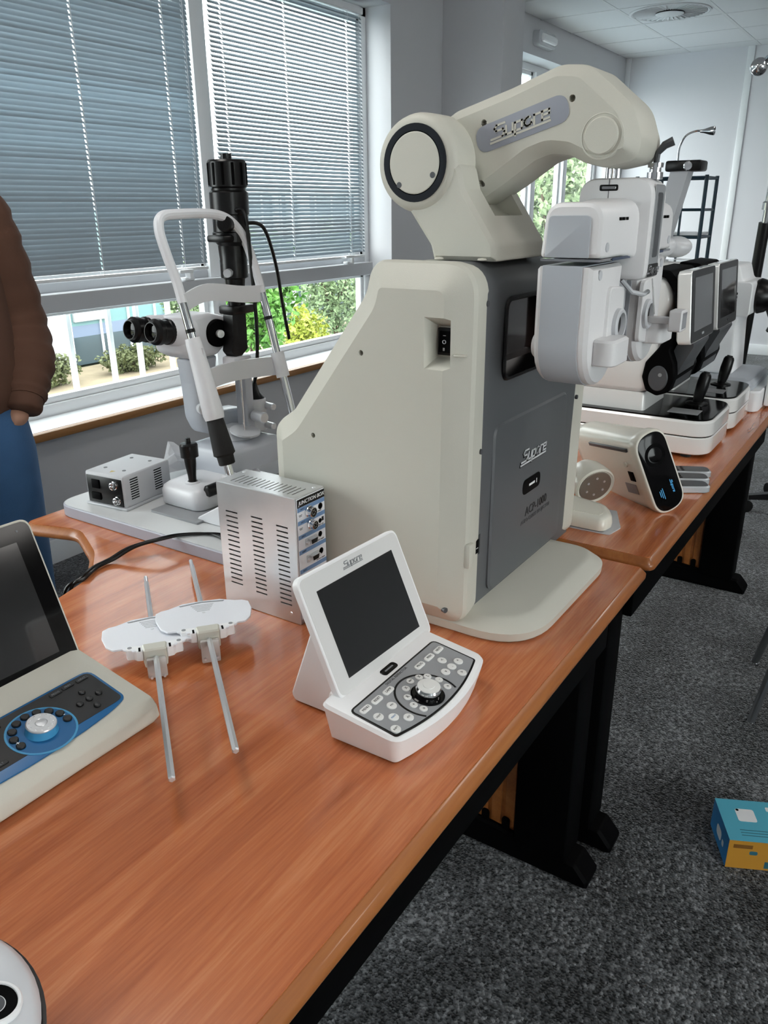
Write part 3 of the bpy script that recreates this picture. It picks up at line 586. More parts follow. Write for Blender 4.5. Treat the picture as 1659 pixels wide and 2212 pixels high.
for x, z, s in ((.922, .9085, 'OUTPUT HEAD'), (.928, .884, 'OUTPUT 12V'), (.926, .8585, 'OUTPUT CHART'), (.927, .8255, 'OUTPUT PRINT')): text(s, .0032, axes((x, .7438, z), (1, 0, 0), (0, 0, 1)), INK, lb, depth=.0001)
for x, z in ((.881, .915), (.881, .893)): B().box(x-.004, x+.004, .7439, .7443, z, z+.0008).box(x-.003, x+.003, .7439, .7443, z-.002, z-.0012).o('fine_print', INK, lb)
for x, z, s in ((.931, .9155, .0055), (.929, .891, .004), (.928, .868, .005), (.929, .838, .0055)):
    B().lathe([(s, 0), (s, -.0003), (s*.75, -.0003), (s*.75, 0)], (x, .7441, z), (0, 1, 0), 20).o('pictogram', INK, lb)
B().box(.9335, .9385, .7439, .7443, .889, .896).o('pictogram', INK, lb)
for x, z, r_ in ((.9005, .9165, .0085), (.9035, .894, .0075)):
    q = B().lathe([(r_+.001, 0), (r_+.001, -.003), (r_, -.004), (r_, -.011), (r_-.0012, -.0115), (r_-.0015, -.006), (0, -.006)], (x, .744, z), (0, 1, 0), 24).o('round_connector', CHROME, JB, M=I)
    B().cyl((x, .7335, z), (x, .738, z), r_-.0016, n=20).o('insulator', BLACK, q)
    for k in range(6): B().cyl((x+.0035*math.cos(k*PI/3), .733, z+.0035*math.sin(k*PI/3)), (x+.0035*math.cos(k*PI/3), .7337, z+.0035*math.sin(k*PI/3)), .0009, n=8).o('pin', CHROME, q)
for x, z in ((.9045, .866), (.9065, .8365)):
    q = B().slab(rect(x-.0155, x+.0155, z-.006, z+.006, .002, 3), 'y', [(.7442, 0), (.743, 0)]).o('serial_port', STEEL, JB, M=I)
    B().slab([(x-.009, z+.0045), (x+.009, z+.0045), (x+.0075, z-.0045), (x-.0075, z-.0045)], 'y', [(.743, 0), (.737, .0003)]).o('shroud', STEEL, q)
    B().slab([(x-.008, z+.0036), (x+.008, z+.0036), (x+.0066, z-.0036), (x-.0066, z-.0036)], 'y', [(.7372, 0), (.7366, 0)]).o('socket_face', BLACK, q)
    for s in (-1, 1): B().cyl((x+s*.0125, .7425, z), (x+s*.0125, .738, z), .0026, n=6).o('jack_screw', STEEL, q)
for y in (.755, .905): B().lathe([(.003, 0), (.0025, .001), (0, .0012)], (.93, y, .945), (0, 0, 1), 12).o('screw', STEEL, JB, M=I)
B().lathe([(.003, 0), (.0025, .001), (0, .0012)], (.871, .765, .742), (-1, 0, 0), 12).o('screw', STEEL, JB, M=I)
# ================================================================== WHITE CONTROL CONSOLE
C1 = T('control_console', 'white refractor control console with grey keypad and blank dark screen', 'control console', (.768, .49, .725)); I = inv(C1)
CW = mat('console_white', (240, 240, 241), .4, bump=(1200, .06))
out = [(.652, .535), (.653, .421)]+[(.653+.230*t, .421-.020*4*t*(1-t)) for t in (.15, .3, .45, .6, .75, .9)]+[(.884, .421), (.886, .535)]
of = rp(out, [.012, .02, .2, .2, .2, .2, .2, .2, .02, .012], 4)
rings = []
for z, d in ((.726, .012), (.729, .009), (.762, .0015), (.769, 0), (.7735, .003), (.7755, .008)):
    rings.append([(x, y, z+(.114*(y-.455) if z > .75 else 0)) for x, y in of(d)])
B().loft(rings).o('console_body', CW, C1, M=I, ang=28)
Mk = I @ axes((.760, .455, .7752), (1, 0, 0), (0, 1, .114))
kp = [(-.101, .040), (-.102, -.031)]+[(-.102+.204*t, -.031-.017*4*t*(1-t)) for t in (.15, .3, .45, .6, .75, .9)]+[(.103, -.031), (.105, .040)]
kf = rp(kp, [.009, .006, .3, .3, .3, .3, .3, .3, .006, .009], 4)
B().slab(kf, 'z', [(-.001, 0), (.0006, 0), (.0008, .0004)]).o('keypad_border', BLACK, C1, M=Mk)
kpl = B().slab(kf(.0028), 'z', [(-.001, 0), (.0010, 0)]).o('keypad_plate', mat('keypad_grey', (150, 152, 155), .42), C1, M=Mk)
KEY = mat('key_white', (228, 228, 226), .4)
def arc(cx, cy, r0, r1, a0, a1, z0, z1, n=40):
    b = B(); rg = []
    for k in range(n+1):
        a = a0+(a1-a0)*k/n; c_, s_ = math.cos(a), math.sin(a); rg.append([(cx+r0*c_, cy+r0*s_, z0), (cx+r1*c_, cy+r1*s_, z0), (cx+r1*c_, cy+r1*s_, z1), (cx+r0*c_, cy+r0*s_, z1)])
    return b.loft(rg)
D0 = (-.0095, -.0195)
arc(*D0, .0415, .0442, -.50, PI+.50, .0009, .0014).o('dial_circle', BLACK, kpl)
pil = [(.0868, .0205, 'NEXT'), (.0629, .0212, 'PREV'), (.0377, .0214, 'PROG'), (-.0362, .024, 'LAMP'), (-.061, .0248, 'RESET'), (-.0854, .0255, 'MENU')]
pk = None
for x, y, s in pil:
    if pk is None: pk = B().slab(rr(-.0098, .0098, -.0045, .0045, .0044), 'z', [(.0008, 0), (.0024, 0), (.003, .001)]).o('key', KEY, kpl, loc=(x, y, 0))
    else: cp(pk, kpl, (x, y, 0))
    text(s, .0048, Matrix.Translation((x, y, .0031)), INK, kpl, depth=.0001)
rk = None
for x, y, s in [(.0813, -.0147, '^'), (.0679, .0037, '<'), (.0643, -.0138, '.'), (.0481, -.0132, 'v'), (.0613, -.0314, '>'), (-.0585, .0042, 'P/N'), (-.0871, .0051, 'LIGHT'), (-.0755, -.0098, 'PRINT'), (-.0639, -.0243, 'ALT'), (-.0924, -.0237, 'SHIFT')]:
    if rk is None: rk = B().lathe([(.0066, .0008), (.0066, .0024), (.0056, .003), (0, .003)], (0, 0, 0), (0, 0, 1), 20).o('key', KEY, kpl, loc=(x, y, 0))
    else: cp(rk, kpl, (x, y, 0))
    text(s, .0036 if len(s) > 1 else .007, Matrix.Translation((x, y, .0031)), BLUE if s == 'PRINT' else INK, kpl, depth=.0001)
sk = None
for x, y, s in [(.0144, .0089, 'X'), (-.0007, .0134, 'BIN'), (-.0175, .0094, 'X'), (-.0312, -.0019, 'R'), (-.0393, -.0165, '+'), (-.0377, -.0303, 'o'), (.0235, .001, 'L'), (.0272, -.0149, '-'), (.0219, -.0312, 'o')]:
    x, y = D0[0]+(x-D0[0])*1.0, D0[1]+(y-D0[1])*.98
    if sk is None: sk = B().lathe([(.0054, .0008), (.0054, .0022), (.0046, .0028), (0, .0028)], (0, 0, 0), (0, 0, 1), 18).o('key', KEY, kpl, loc=(x, y, 0))
    else: cp(sk, kpl, (x, y, 0))
    text(s, .0036 if len(s) > 1 else .0062, Matrix.Translation((x, y, .0029)), INK, kpl, depth=.0001)
dl = B().lathe([(.0225, .001), (.0225, .0025), (.0205, .0035), (.0, .0035)], (*D0, 0), (0, 0, 1), 40).o('dial_seat', GLOSS, kpl)
B().lathe([(.0165, .003), (.0162, .006), (.0168, .008), (.0168, .012), (.0152, .0145), (.0, .0145)], (*D0, 0), (0, 0, 1), 40).o('dial_ring', CHROME, kpl)
B().lathe([(.0152, .014), (.0150, .0155), (.0078, .016), (.0075, .0168), (0, .017)], (*D0, 0), (0, 0, 1), 40).o('dial_knob', KEY, kpl)
text('DIGITAL REFRACTOR', .0052, Matrix.Translation((-.002, .0335, .0011)), INK, kpl, depth=.0001)
b = B().slab(rr(-.0165, .0165, -.006, .006, .0058), 'z', [(-.001, 0), (.0008, 0), (.001, .0004)]).o('indicator', GLOSS, C1, M=Mk @ Matrix.Translation((.0055, .0505, .0003)))
B().slab(rr(-.0095, .0095, -.0012, .0012, .001), 'z', [(.0009, 0), (.0012, 0)]).o('indicator_slot', GINK, b)
# tilting screen
Ms = I @ axes((.786, .549, .851), (1, -.01, -.03), (0, .070, .149))          # local x = right, y = up the screen, z = out of the front
W2, H2 = .1125, .0825
sc = B().slab(rr(-W2, W2, -H2, H2, .014), 'z', [(-.0135, .006), (-.012, .002), (-.009, 0), (-.001, 0), (.0, .001)]).o('screen_housing', CW, C1, M=Ms)
B().slab(rr(-W2+.0035, W2-.0035, -H2+.0035, H2-.0035, .0115), 'z', [(-.001, 0), (.0005, 0), (.0009, .0006)]).o('bezel', mat('bezel_white', (216, 215, 214), .4), sc)
LCD = mat('lcd_off', (28, 28, 29), .12, coat=.8)
B().box(-.0855, .0865, -.063, .057, .0, .0012).o('screen', LCD, sc)
logo(Matrix.Translation((0, .0695, .001)), .0078, GREYB, sc, .14)
sd = [(.53, .726), (.618, .726), (.625, .735), (.585, .845), (.57, .85), (.535, .78)]
B().slab(rp(sd, .008, 4), 'x', [(.70, .003), (.703, 0), (.867, 0), (.87, .003)]).o('stand', CW, C1, M=I)
B().box(.68, .88, .505, .545, .752, .778, .006).o('hinge_block', CW, C1, M=I)
# ================================================================== BLUE KEYPAD CONSOLE (left)
C2 = T('control_console', 'cream control console with blue and black keypad and large black framed screen', 'control console', (.42, .82, .725)); I = inv(C2) @ Matrix.Translation((-.008, .004, 0))
pr = [(.742, .7265), (.730, .735), (.734, .752), (.745, .764), (.90, .790), (.93, .776), (.93, .7265)]
B().slab(rp(pr, [.003, .008, .012, .012, .008, .02, .003], 5), 'x', [(.256, .012), (.262, .003), (.27, 0), (.562, 0), (.574, .003), (.580, .012)]).o('console_body', CREAM, C2, M=I, ang=30)
Mk = I @ axes((.4436, .790, .7728), (1, 0, 0), (0, 1, .168))
BLU = mat('keypad_blue', (28, 96, 148), .35); LBLU = mat('keypad_light_blue', (70, 150, 196), .35); KBK = mat('keypad_black', (24, 25, 27), .45)
pts = [(-.17, .052), (-.17, -.030)]+[(-.17+.275*t, -.030-.012*4*t*(1-t)) for t in (.15, .3, .45, .6, .75, .9)]+[(.105, -.026), (.107, .052)]
pf = rp(pts, [.012, .012, .3, .3, .3, .3, .3, .3, .012, .014], 4)
B().slab(pf, 'z', [(-.001, 0), (.0008, 0), (.001, .0005)]).o('keypad_surround', BLU, C2, M=Mk)
kb = B().slab([(x, max(y, -.030+.004)) for x, y in pf(.0035)], 'z', [(-.001, 0), (.0013, 0)]).o('keypad_plate', KBK, C2, M=Mk)
B().lathe([(.0415, .001), (.0415, .0018), (.039, .0018), (.039, .001)], (-.002, -.003, 0), (0, 0, 1), 48).o('dial_circle', LBLU, kb)
B().cyl((-.002, -.003, .0008), (-.002, -.003, .0016), .0392, n=48).o('dial_field', BLU, kb)
k2 = None
for k in range(9):
    a = .0+k*(PI*1.12)/8-.18; x, y = -.002+.0325*math.cos(a), -.003+.0325*math.sin(a); big = k in (1, 4, 7)
    b = B().lathe([(.0055, .001), (.0055, .0032), (.0045, .004), (0, .004)], (0, 0, 0), (0, 0, 1), 18) if k2 is None else None
    if b: k2 = b.o('key', KBK, kb, loc=(x, y, .0005))
    else: cp(k2, kb, (x, y, .0005))
for a, s in ((PI*1.02, '+'), (.05, '-')): text(s, .009, Matrix.Translation((-.002+.0325*math.cos(a), -.003+.0325*math.sin(a), .0046)), WINK, kb, depth=.0001)
B().lathe([(.0195, .0015), (.0185, .006), (.0178, .0115), (0, .0115)], (-.002, -.003, 0), (0, 0, 1), 40).o('dial_skirt', LBLU, kb)
dk = B().lathe([(.0178, .0112), (.0178, .0128), (.0165, .0138), (.0075, .0138), (.0068, .0132), (.006, .0138), (0, .0142)], (-.002, -.003, 0), (0, 0, 1), 40).o('dial_knob', STEEL, kb)
dot = None
for k in range(12):
    x, y = -.002+.0135*math.cos(k*PI/6), -.003+.0135*math.sin(k*PI/6)
    if dot is None: dot = B().lathe([(.0008, .0137), (.0006, .0143), (0, .0144)], (0, 0, 0), (0, 0, 1), 8).o('dimple', CHROME, dk, loc=(x, y, 0))
    else: cp(dot, dk, (x, y, 0))
p2 = None
for x, y, s in ((.0884, .0405, 'NEXT'), (.0675, .0414, 'PREV'), (.0486, .0402, 'PROG'), (-.038, .0383, 'LAMP'), (-.06, .04, 'RESET'), (-.082, .04, 'MENU'), (-.065, -.018, 'ALT'), (-.085, -.018, 'SHIFT')):
    if p2 is None: p2 = B().slab(rr(-.0085, .0085, -.003, .003, .0012, 3), 'z', [(.001, 0), (.0022, 0), (.0026, .0006)]).o('key', KBK, kb, loc=(x, y, 0))
    else: cp(p2, kb, (x, y, 0))
    text(s, .0042, Matrix.Translation((x, y, .0028)), GINK, kb, depth=.0001)
p3 = None
for x, y in ((.0858, .0034), (.0709, .0028), (.0698, -.0143), (.0721, .0191), (.0563, .0023), (-.06, .012), (-.075, .012)):
    if p3 is None: p3 = B().lathe([(.0045, .001), (.0045, .003), (.0036, .0042), (0, .0048)], (0, 0, 0), (0, 0, 1), 18).o('key', KBK, kb, loc=(x, y, 0))
    else: cp(p3, kb, (x, y, 0))
Ms = I @ axes((.402, .925, .871), (1, .0, -.012), (0, .075, .19)); W2, H2 = .174, .108
sc = B().slab(rr(-W2, W2, -H2, H2, .016), 'z', [(-.018, .012), (-.014, .003), (-.008, 0), (-.001, 0), (.0004, .0012)]).o('screen_housing', CREAM, C2, M=Ms)
B().slab(rr(-W2+.003, W2-.003, -H2+.003, H2-.003, .0135), 'z', [(-.001, 0), (.0008, 0)]).o('bezel', GLOSS, sc)
B().box(-.146, .146, -.080, .080, .0002, .0011).o('screen', LCD, sc); B().cyl((.152, .094, .0005), (.152, .094, .0013), .0015, n=10).o('status_light', GINK, sc)
B().slab(rp([(.905, .7265), (1.0, .7265), (1.0, .735), (.965, .86), (.93, .86), (.905, .79)], .006, 4), 'x', [(.33, .003), (.335, 0), (.475, 0), (.48, .003)]).o('stand', CREAM, C2, M=I)
# ================================================================== NEAR POINT CARDS ON RODS
def card(label, near_pt, far_pt, org, zc):
    n_, f_ = Vector(near_pt), Vector(far_pt); v = (f_-n_).normalized(); Mo = axes(org, Vector((v.y, -v.x, 0)), v)
    e = T('near_point_card', label, 'test card', (org[0], org[1], .725), group='near point cards'); I = inv(e); M0 = I @ Mo
    d0 = (n_-Vector(org)).length; d1 = (f_-Vector(org)).length
    b = B().loft([[(.0045*math.cos(k*PI/3+.5), y, -.0065+.0045*math.sin(k*PI/3+.5)) for k in range(6)] if r_ else [(.0032*math.cos(k*PI/3+.5), y, -.0065+.0032*math.sin(k*PI/3+.5)) for k in range(6)] for y, r_ in ((-d0, 0), (-d0+.002, 1), (d1-.03, 1))])
    b.lathe([(.0034, d1-.03), (.0034, d1-.002), (.002, d1)], (0, 0, -.0065), (0, 1, 0), 12).o('rod', STEEL, e, M=M0)
    half = [(0, .108), (.03, .106), (.052, .093), (.064, .090), (.073, .082), (.074, .055), (.068, .025), (.058, .010), (.045, .010), (.043, .004), (.033, .004), (.032, -.004), (.0, -.004)]
    pl = half+[(-x, y) for x, y in half[-2:0:-1]]
    p = B().slab(rnd(pl, .005, 3), 'z', [(.003, 0), (.0052, 0), (.0058, .0006)]).o('card_plate', mat('card_white', (228, 230, 236), .4) if 'card_white' not in MATS else MATS['card_white'], e, M=M0)
    B().slab([(-.036, .098), (0, .104), (.036, .098), (.034, .095), (0, .1005), (-.034, .095)], 'z', [(.0055, 0), (.0063, 0)]).o('moulded_rib', GREYB, p)
    for k in range(5): B().box(-.018+.002*k, .018-.002*k, .090-.0055*k, .0925-.0055*k, .0057, .0061).o('moulded_text_line', LGREY, p)
    B().cyl((0, .062, .0055), (0, .062, .0064), .0025, n=10).o('rivet', STEEL, p)
    cl = rp([(-.016, -.012), (.016, -.012), (.018, .010), (-.018, .010)], .003, 3)
    c = B().slab(cl, 'z', [(-.020, .001), (-.019, 0), (.006, 0), (.0085, .002)]).o('clamp_block', CREAM, e, M=M0)
    for s in (-1, 1):
        w = rp([(s*.016, -.008), (s*.026, -.006), (s*.030, .0), (s*.040, .002), (s*.042, .014), (s*.016, .012)][::s], .003, 3)
        B().slab(w, 'z', [(-.010, .0005), (.0045, .0005), (.006, .0015)]).o('clamp_wing', WHITE, e, M=M0)
        B().box(s*.0215-.0015, s*.0215+.0015, -.0075, .004, .0058, .0064).o('wing_slot', BLACKM, e, M=M0)
        B().cyl((s*.035, .008, .0055), (s*.035, .008, .0066), .0032, n=14).o('wing_pin', GREYB, e, M=M0)
        B().lathe([(.003, 0), (.003, .0015), (.0015, .002), (0, .001)], (s*.009, -.0115, -.008), (0, -1, 0), 14).o('screw', CHROME, c)
        B().cyl((s*.009, -.0205, -.0325), (s*.009, -.0225, -.0325), .002, n=10).o('foot_screw', STEEL, c)
    B().box(-.014, .014, -.0205, -.012, -(org[2]-.7262)/max(v.y, .1) if False else -(org[2]-.7265), -.004, .002).o('clear_foot', mat('clear_foot_plastic', (196, 190, 186), .2, alpha=.75) if 'clear_foot_plastic' not in MATS else MATS['clear_foot_plastic'], e, M=M0)
    return e
card('white near point card on rod, lying partly under the other card', (.4603, .5942, .762), (.8388, 1.0823, .731), (.650, .838, .7605), .76)
card('white near point card on rod, resting on top of the other card', (.5295, .5620, .765), (.9287, 1.0598, .731), (.722, .802, .7665), .77)
# ================================================================== ROUND WHITE INSTRUMENT AT THE NEAR CORNER
N = T('round_instrument', 'round topped white instrument with black ringed eyepiece at the near desk corner', 'eye instrument', (.115, .525, .725)); I = inv(N)
oo = circ(.12, .535, .112, 56, .122)
B().slab(inset(oo, -.003), 'z', [(.725, .02), (.742, .012), (.765, .002), (.777, 0)]).o('lower_shell', BLACK, N, M=I, ang=50)
B().slab(oo, 'z', [(.777, .001), (.782, .0), (.790, .006), (.797, .02), (.803, .05), (.805, .09)]).o('upper_shell', mat('pearl_white', (214, 217, 222), .35), N, M=I, ang=60)
e_ = B().lathe([(.0205, -.002), (.0205, .004), (.019, .0055), (.017, .0055), (.0165, .003)], (.187, .485, .7975), (.25, -.15, 1), 40).o('eyepiece_ring', WHITE, N, M=I)
B().lathe([(.0168, 0), (.0165, .0045), (.0085, .003), (.008, .002), (0, .002)], (.187, .485, .7975), (.25, -.15, 1), 36).o('eyepiece_cup', BLACKM, e_)
B().lathe([(.008, 0), (.0078, .0034), (0, .0038)], (.187, .485, .7975), (.25, -.15, 1), 30).o('eyepiece_lens', mat('grey_lens', (92, 94, 97), .2), e_)
# ================================================================== CABLES
def spl(P, n=8):
    out = []; P = [Vector(p) for p in P]; Q = [P[0]]+P+[P[-1]]
    for i in range(1, len(Q)-2):
        for k in range(n):
            t = k/n; a, b, c, d = Q[i-1:i+3]; out.append(.5*((2*b)+(c-a)*t+(2*a-5*b+4*c-d)*t*t+(3*b-a-3*c+d)*t**3))
    return out+[P[-1]]
tag(B().tube(spl([(1.02, 1.0, .757), (1.03, 1.075, .757), (.99, 1.137, .757), (.945, 1.155, .759), (.905, 1.185, .751), (.868, 1.205, .734), (.828, 1.206, .731), (.788, 1.1885, .730), (.766, 1.205, .71), (.755, 1.215, .60), (.72, 1.225, .3), (.68, 1.24, .006), (.55, 1.3, .005)]), .0032, 8).o('power_cable', BLACK), 'black cable looping off the grey board and down the cut-out, nearer the junction box', 'cable', 'black cables')
tag(B().tube(spl([(1.0, 1.01, .757), (1.02, 1.09, .757), (.985, 1.146, .757), (.94, 1.163, .759), (.90, 1.200, .747), (.866, 1.217, .732), (.826, 1.214, .731), (.784, 1.196, .7295), (.757, 1.215, .70), (.748, 1.23, .55), (.74, 1.25, .3), (.70, 1.28, .006), (.6, 1.4, .005)]), .003, 8).o('power_cable', BLACK), 'second black cable, the one on the window side of the looping pair', 'cable', 'black cables')
# ================================================================== SLIT LAMP ON ITS BOARD
BOARD = mat('board_grey', (205, 207, 208), .35); BEDGE = mat('board_edge_grey', (158, 160, 172), .45)
TB = T('instrument_board', 'light grey rounded board under the slit lamp and power box', 'board', (1.18, 1.23, .725)); I = inv(TB)
bo_ = rr(.973, 1.392, .935, 1.535, .05, 8)
B().slab(bo_, 'z', [(.725, .002), (.727, 0), (.749, 0), (.7515, .0015)]).o('board_edge', BEDGE, TB, M=I); B().slab(bo_(.003), 'z', [(.750, 0), (.7525, .0)]).o('board_top', BOARD, TB, M=I)
PB = T('power_supply', 'light grey power box with black socket panel and side vents', 'power box', (1.022, 1.351, .7525), .11)
B().box(0, .146, 0, .114, .004, .078, .006, 3).o('case', LGREY, PB); B().box(-.003, .149, -.003, .117, 0, .006, .002).o('base_tray', LGREY, PB)
f = B().box(-.0015, .002, .006, .108, .008, .070, .001).o('socket_panel', BLACK, PB)
for y, z in ((.025, .056), (.020, .022)):
    q = B().lathe([(.0095, 0), (.0095, .004), (.008, .005), (.008, .010), (.0062, .0105), (.006, .004), (0, .004)], (-.001, y, z), (-1, 0, 0), 22).o('round_socket', CHROME, f)
B().box(-.004, 0, .07, .092, .042, .062, .001).o('inlet', BLACKM, f); B().box(-.004, 0, .07, .096, .016, .032, .001).o('fuse_drawer', BLACKM, f)
vs = None
for cx in (.030, .104):
    for k in range(9):
        if vs is None: vs = B().box(-.012, .012, -.0006, .0006, -.0013, .0013, .0005, 1).o('vent_slot', BLACKM, PB, loc=(cx, 0, .022+.0055*k))
        else: cp(vs, PB, (cx, 0, .022+.0055*k))
for x, y in ((.035, .03), (.035, .085), (.115, .03), (.115, .085)): B().lathe([(.0042, .0), (.0042, .0008), (0, .0004)], (x, y, .0778), (0, 0, 1), 14).o('screw_recess', DGREY, PB)
B().slab([(.012, .05), (.024, .044), (.024, .056)], 'z', [(.0779, 0), (.0783, 0)]).o('warning_label', mat('label_yellow', (190, 168, 96), .5), PB)
SLW = mat('slit_lamp_white', (218, 219, 223), .32); SLG = mat('slit_lamp_grey', (190, 194, 202), .36)
SL = T('slit_lamp', 'slit lamp microscope with black lamp tower and chrome chin rest frame', 'slit lamp', (1.23, 1.22, .7525)); I = inv(SL)
B().slab(rr(1.047, 1.24, 1.162, 1.305, .004), 'z', [(.7525, 0), (.757, 0), (.7575, .0005)]).o('glide_plate', GREYB, SL, M=I)
B().slab(rr(1.088, 1.30, 1.195, 1.325, .03), 'z', [(.758, .003), (.761, 0), (.788, 0), (.798, .004), (.806, .016), (.808, .03)]).o('joystick_base', SLW, SL, M=I, ang=50)
js = B().lathe([(.017, 0), (.017, .002), (.011, .004), (.010, .001)], (1.125, 1.25, .807), (0, 0, 1), 24).o('joystick_collar', SLW, SL, M=I)
B().lathe([(.008, 0), (.009, .02), (.012, .045), (.013, .06), (.019, .062), (.0195, .088), (.017, .092), (.006, .093), (.005, .103), (0, .104)], (1.125, 1.25, .803), (.02, .05, 1), 24).o('joystick', BLACK, SL, M=I)
B().cyl((1.11, 1.195, .80), (1.22, 1.170, .812), .013, bev=.003).o('lock_lever', BLACK, SL, M=I)
B().slab(rr(1.20, 1.375, 1.205, 1.345, .018), 'z', [(.806, 0), (.85, 0), (.862, .006), (.866, .02)]).o('base_block', SLG, SL, M=I, ang=50)
B().lathe([(.05, 0), (.05, .006), (.04, .012), (.028, .016), (.026, .03)], (1.295, 1.285, .862), (0, 0, 1), 30).o('swing_pivot', SLW, SL, M=I)
# microscope arm: curved plate rising to the microscope
ar = [(1.30, .875), (1.235, .878), (1.215, .92), (1.212, 1.00), (1.205, 1.055), (1.285, 1.055), (1.272, 1.0), (1.268, .95), (1.285, .925), (1.36, .92), (1.36, .875)]
B().slab(rp(ar, [.02, .04, .04, .03, .005, .005, .03, .03, .03, .01, .01], 5), 'y', [(1.305, .004), (1.31, 0), (1.352, 0), (1.357, .004)]).o('microscope_arm', SLG, SL, M=I, ang=40)
B().lathe([(.014, 0), (.014, .012), (.011, .014), (0, .0145)], (1.225, 1.308, .945), (-.3, -1, 0), 20).o('arm_knob', SLW, SL, M=I)
mb = [(1.165, 1.075), (1.16, 1.115), (1.185, 1.15), (1.26, 1.152), (1.305, 1.14), (1.305, 1.08), (1.27, 1.058), (1.20, 1.058)]
B().slab(rp(mb, .014, 5), 'y', [(1.285, .010), (1.291, .003), (1.298, 0), (1.362, 0), (1.369, .003), (1.375, .010)]).o('microscope_body', SLW, SL, M=I, ang=45)
for y in (1.300, 1.366):
    t_ = B().lathe([(.0285, 0), (.030, .01), (.030, .05), (.027, .058)], (1.205, y, 1.118), (-1, .05, .10), 26).o('eyepiece_tube', SLW, SL, M=I)
    e1 = B().lathe([(.023, .05), (.027, .052), (.027, .064), (.025, .066), (.025, .080), (.027, .082), (.027, .093), (.0215, .097), (.020, .104), (.0185, .104), (.017, .095), (0, .095)], (1.205, y, 1.118), (-1, .05, .10), 28).o('eyepiece', BLACK, SL, M=I)
    B().lathe([(.0168, .0955), (.013, .097), (0, .098)], (1.205, y, 1.118), (-1, .05, .10), 22).o('eye_lens', GLOSS, e1)
dk = B().lathe([(.030, 0), (.030, .012), (.027, .016), (.014, .018), (0, .018)], (1.268, 1.288, 1.108), (-.35, -1, 0), 30).o('magnification_drum', BLACKM, SL, M=I)
B().lathe([(.0085, .018), (.0085, .026), (0, .0265)], (1.268, 1.288, 1.108), (-.35, -1, 0), 20).o('drum_knob', STEEL, dk)
# lamp tower
TX, TY = 1.296, 1.245
B().lathe([(.0, 1.468), (.010, 1.468), (.0105, 1.458), (.0335, 1.456), (.036, 1.452), (.0365, 1.405), (.0325, 1.402), (.0325, 1.398), (.0365, 1.394), (.0365, 1.352), (.034, 1.350), (.034, 1.318), (.036, 1.316), (.036, 1.298), (.028, 1.290), (.026, 1.262), (.0265, 1.26), (.0265, 1.225), (.020, 1.222), (.017, 1.19), (.017, 1.165)][::-1] and [(r_*1.1, z-1.165) for r_, z in [(.017, 1.165), (.017, 1.19), (.020, 1.222), (.0265, 1.225), (.0265, 1.26), (.026, 1.262), (.028, 1.290), (.036, 1.298), (.036, 1.316), (.034, 1.318), (.034, 1.350), (.0365, 1.352), (.0365, 1.394), (.0325, 1.398), (.0325, 1.402), (.0365, 1.405), (.036, 1.452), (.0335, 1.456), (.0105, 1.458), (.010, 1.468), (0, 1.468)]], (TX, TY, 1.165), (0, 0, 1), 32).o('lamp_tower', BLACK, SL, M=I)
rb = None
for k in range(12):
    a = k*PI/6
    if rb is None: rb = B().box(.039, .0412, -.003, .003, 1.408, 1.450, .001, 1).o('cooling_rib', BLACKM, SL, M=I @ Matrix.Translation((TX, TY, 0)) @ Matrix.Rotation(a, 4, 'Z'))
    else: cp(rb, SL, M=I @ Matrix.Translation((TX, TY, 0)) @ Matrix.Rotation(a, 4, 'Z'))
B().cyl((TX-.03, TY-.02, 1.333), (TX-.052, TY-.03, 1.335), .016, bev=.003).o('filter_knob', BLACK, SL, M=I)
B().box(TX-.055, TX-.01, TY-.03, TY+.02, 1.298, 1.312, .004).o('filter_lever', BLACK, SL, M=I)
B().cyl((TX-.02, TY-.012, 1.238), (TX-.05, TY-.03, 1.238), .004).cyl((TX-.043, TY-.026, 1.238), (TX-.058, TY-.035, 1.238), .0085, n=18).o('slit_knob', STEEL, SL, M=I)
B().box(TX-.035, TX+.035, TY-.022, TY+.022, 1.15, 1.168, .004).o('tower_yoke', BLACK, SL, M=I)
B().slab(rp([(TX-.02, 1.15), (TX-.022, 1.10), (TX-.03, 1.07), (TX-.012, 1.05), (TX+.02, 1.07), (TX+.022, 1.15)], .006, 3), 'y', [(TY-.004, 0), (TY+.024, 0)]).o('prism_head', BLACK, SL, M=I)
B().box(TX-.030, TX+.026, TY-.01, TY+.03, 1.022, 1.058, .006).o('prism_mount', SLW, SL, M=I)
B().box(TX+.014, TX+.04, TY+.005, TY+.04, .87, 1.05, .006).o('tower_post', SLG, SL, M=I)
B().cyl((TX-.01, TY-.005, .885), (TX-.01, TY-.005, 1.03), .0022).o('guide_rod', CHROME, SL, M=I)
B().lathe([(.035, 0), (.035, .004), (.0, .006)], (TX-.008, TY-.004, .884), (.0, -.2, 1), 26).o('stage_disc', LGREY, SL, M=I)
B().cyl((TX+.06, TY+.02, .87), (TX+.06, TY+.02, .948), .024, bev=.003).o('lamp_socket', SLW, SL, M=I); B().lathe([(.022, 0), (.012, .012), (.006, .03), (.004, .04)], (TX+.06, TY+.02, .948), (0, 0, 1), 18).o('socket_plug', BLACK, SL, M=I)
for x, y, z in ((TX+.03, TY-.02, .915), (TX+.075, TY-.01, .93), (TX+.07, TY-.012, .885)): B().cyl((x, y+.02, z), (x-.008, y-.02, z), .0125 if x < TX+.05 else .008, bev=.002).o('focus_knob', STEEL, SL, M=I)
B().tube(spl([(TX-.02, TY-.036, 1.36), (TX-.012, TY-.052, 1.35), (TX, TY-.05, 1.25), (TX+.015, TY-.04, 1.12), (TX+.04, TY-.01, 1.03), (TX+.058, TY+.018, .985)]), .0042, 8).o('lamp_cable', BLACK, SL, M=I)
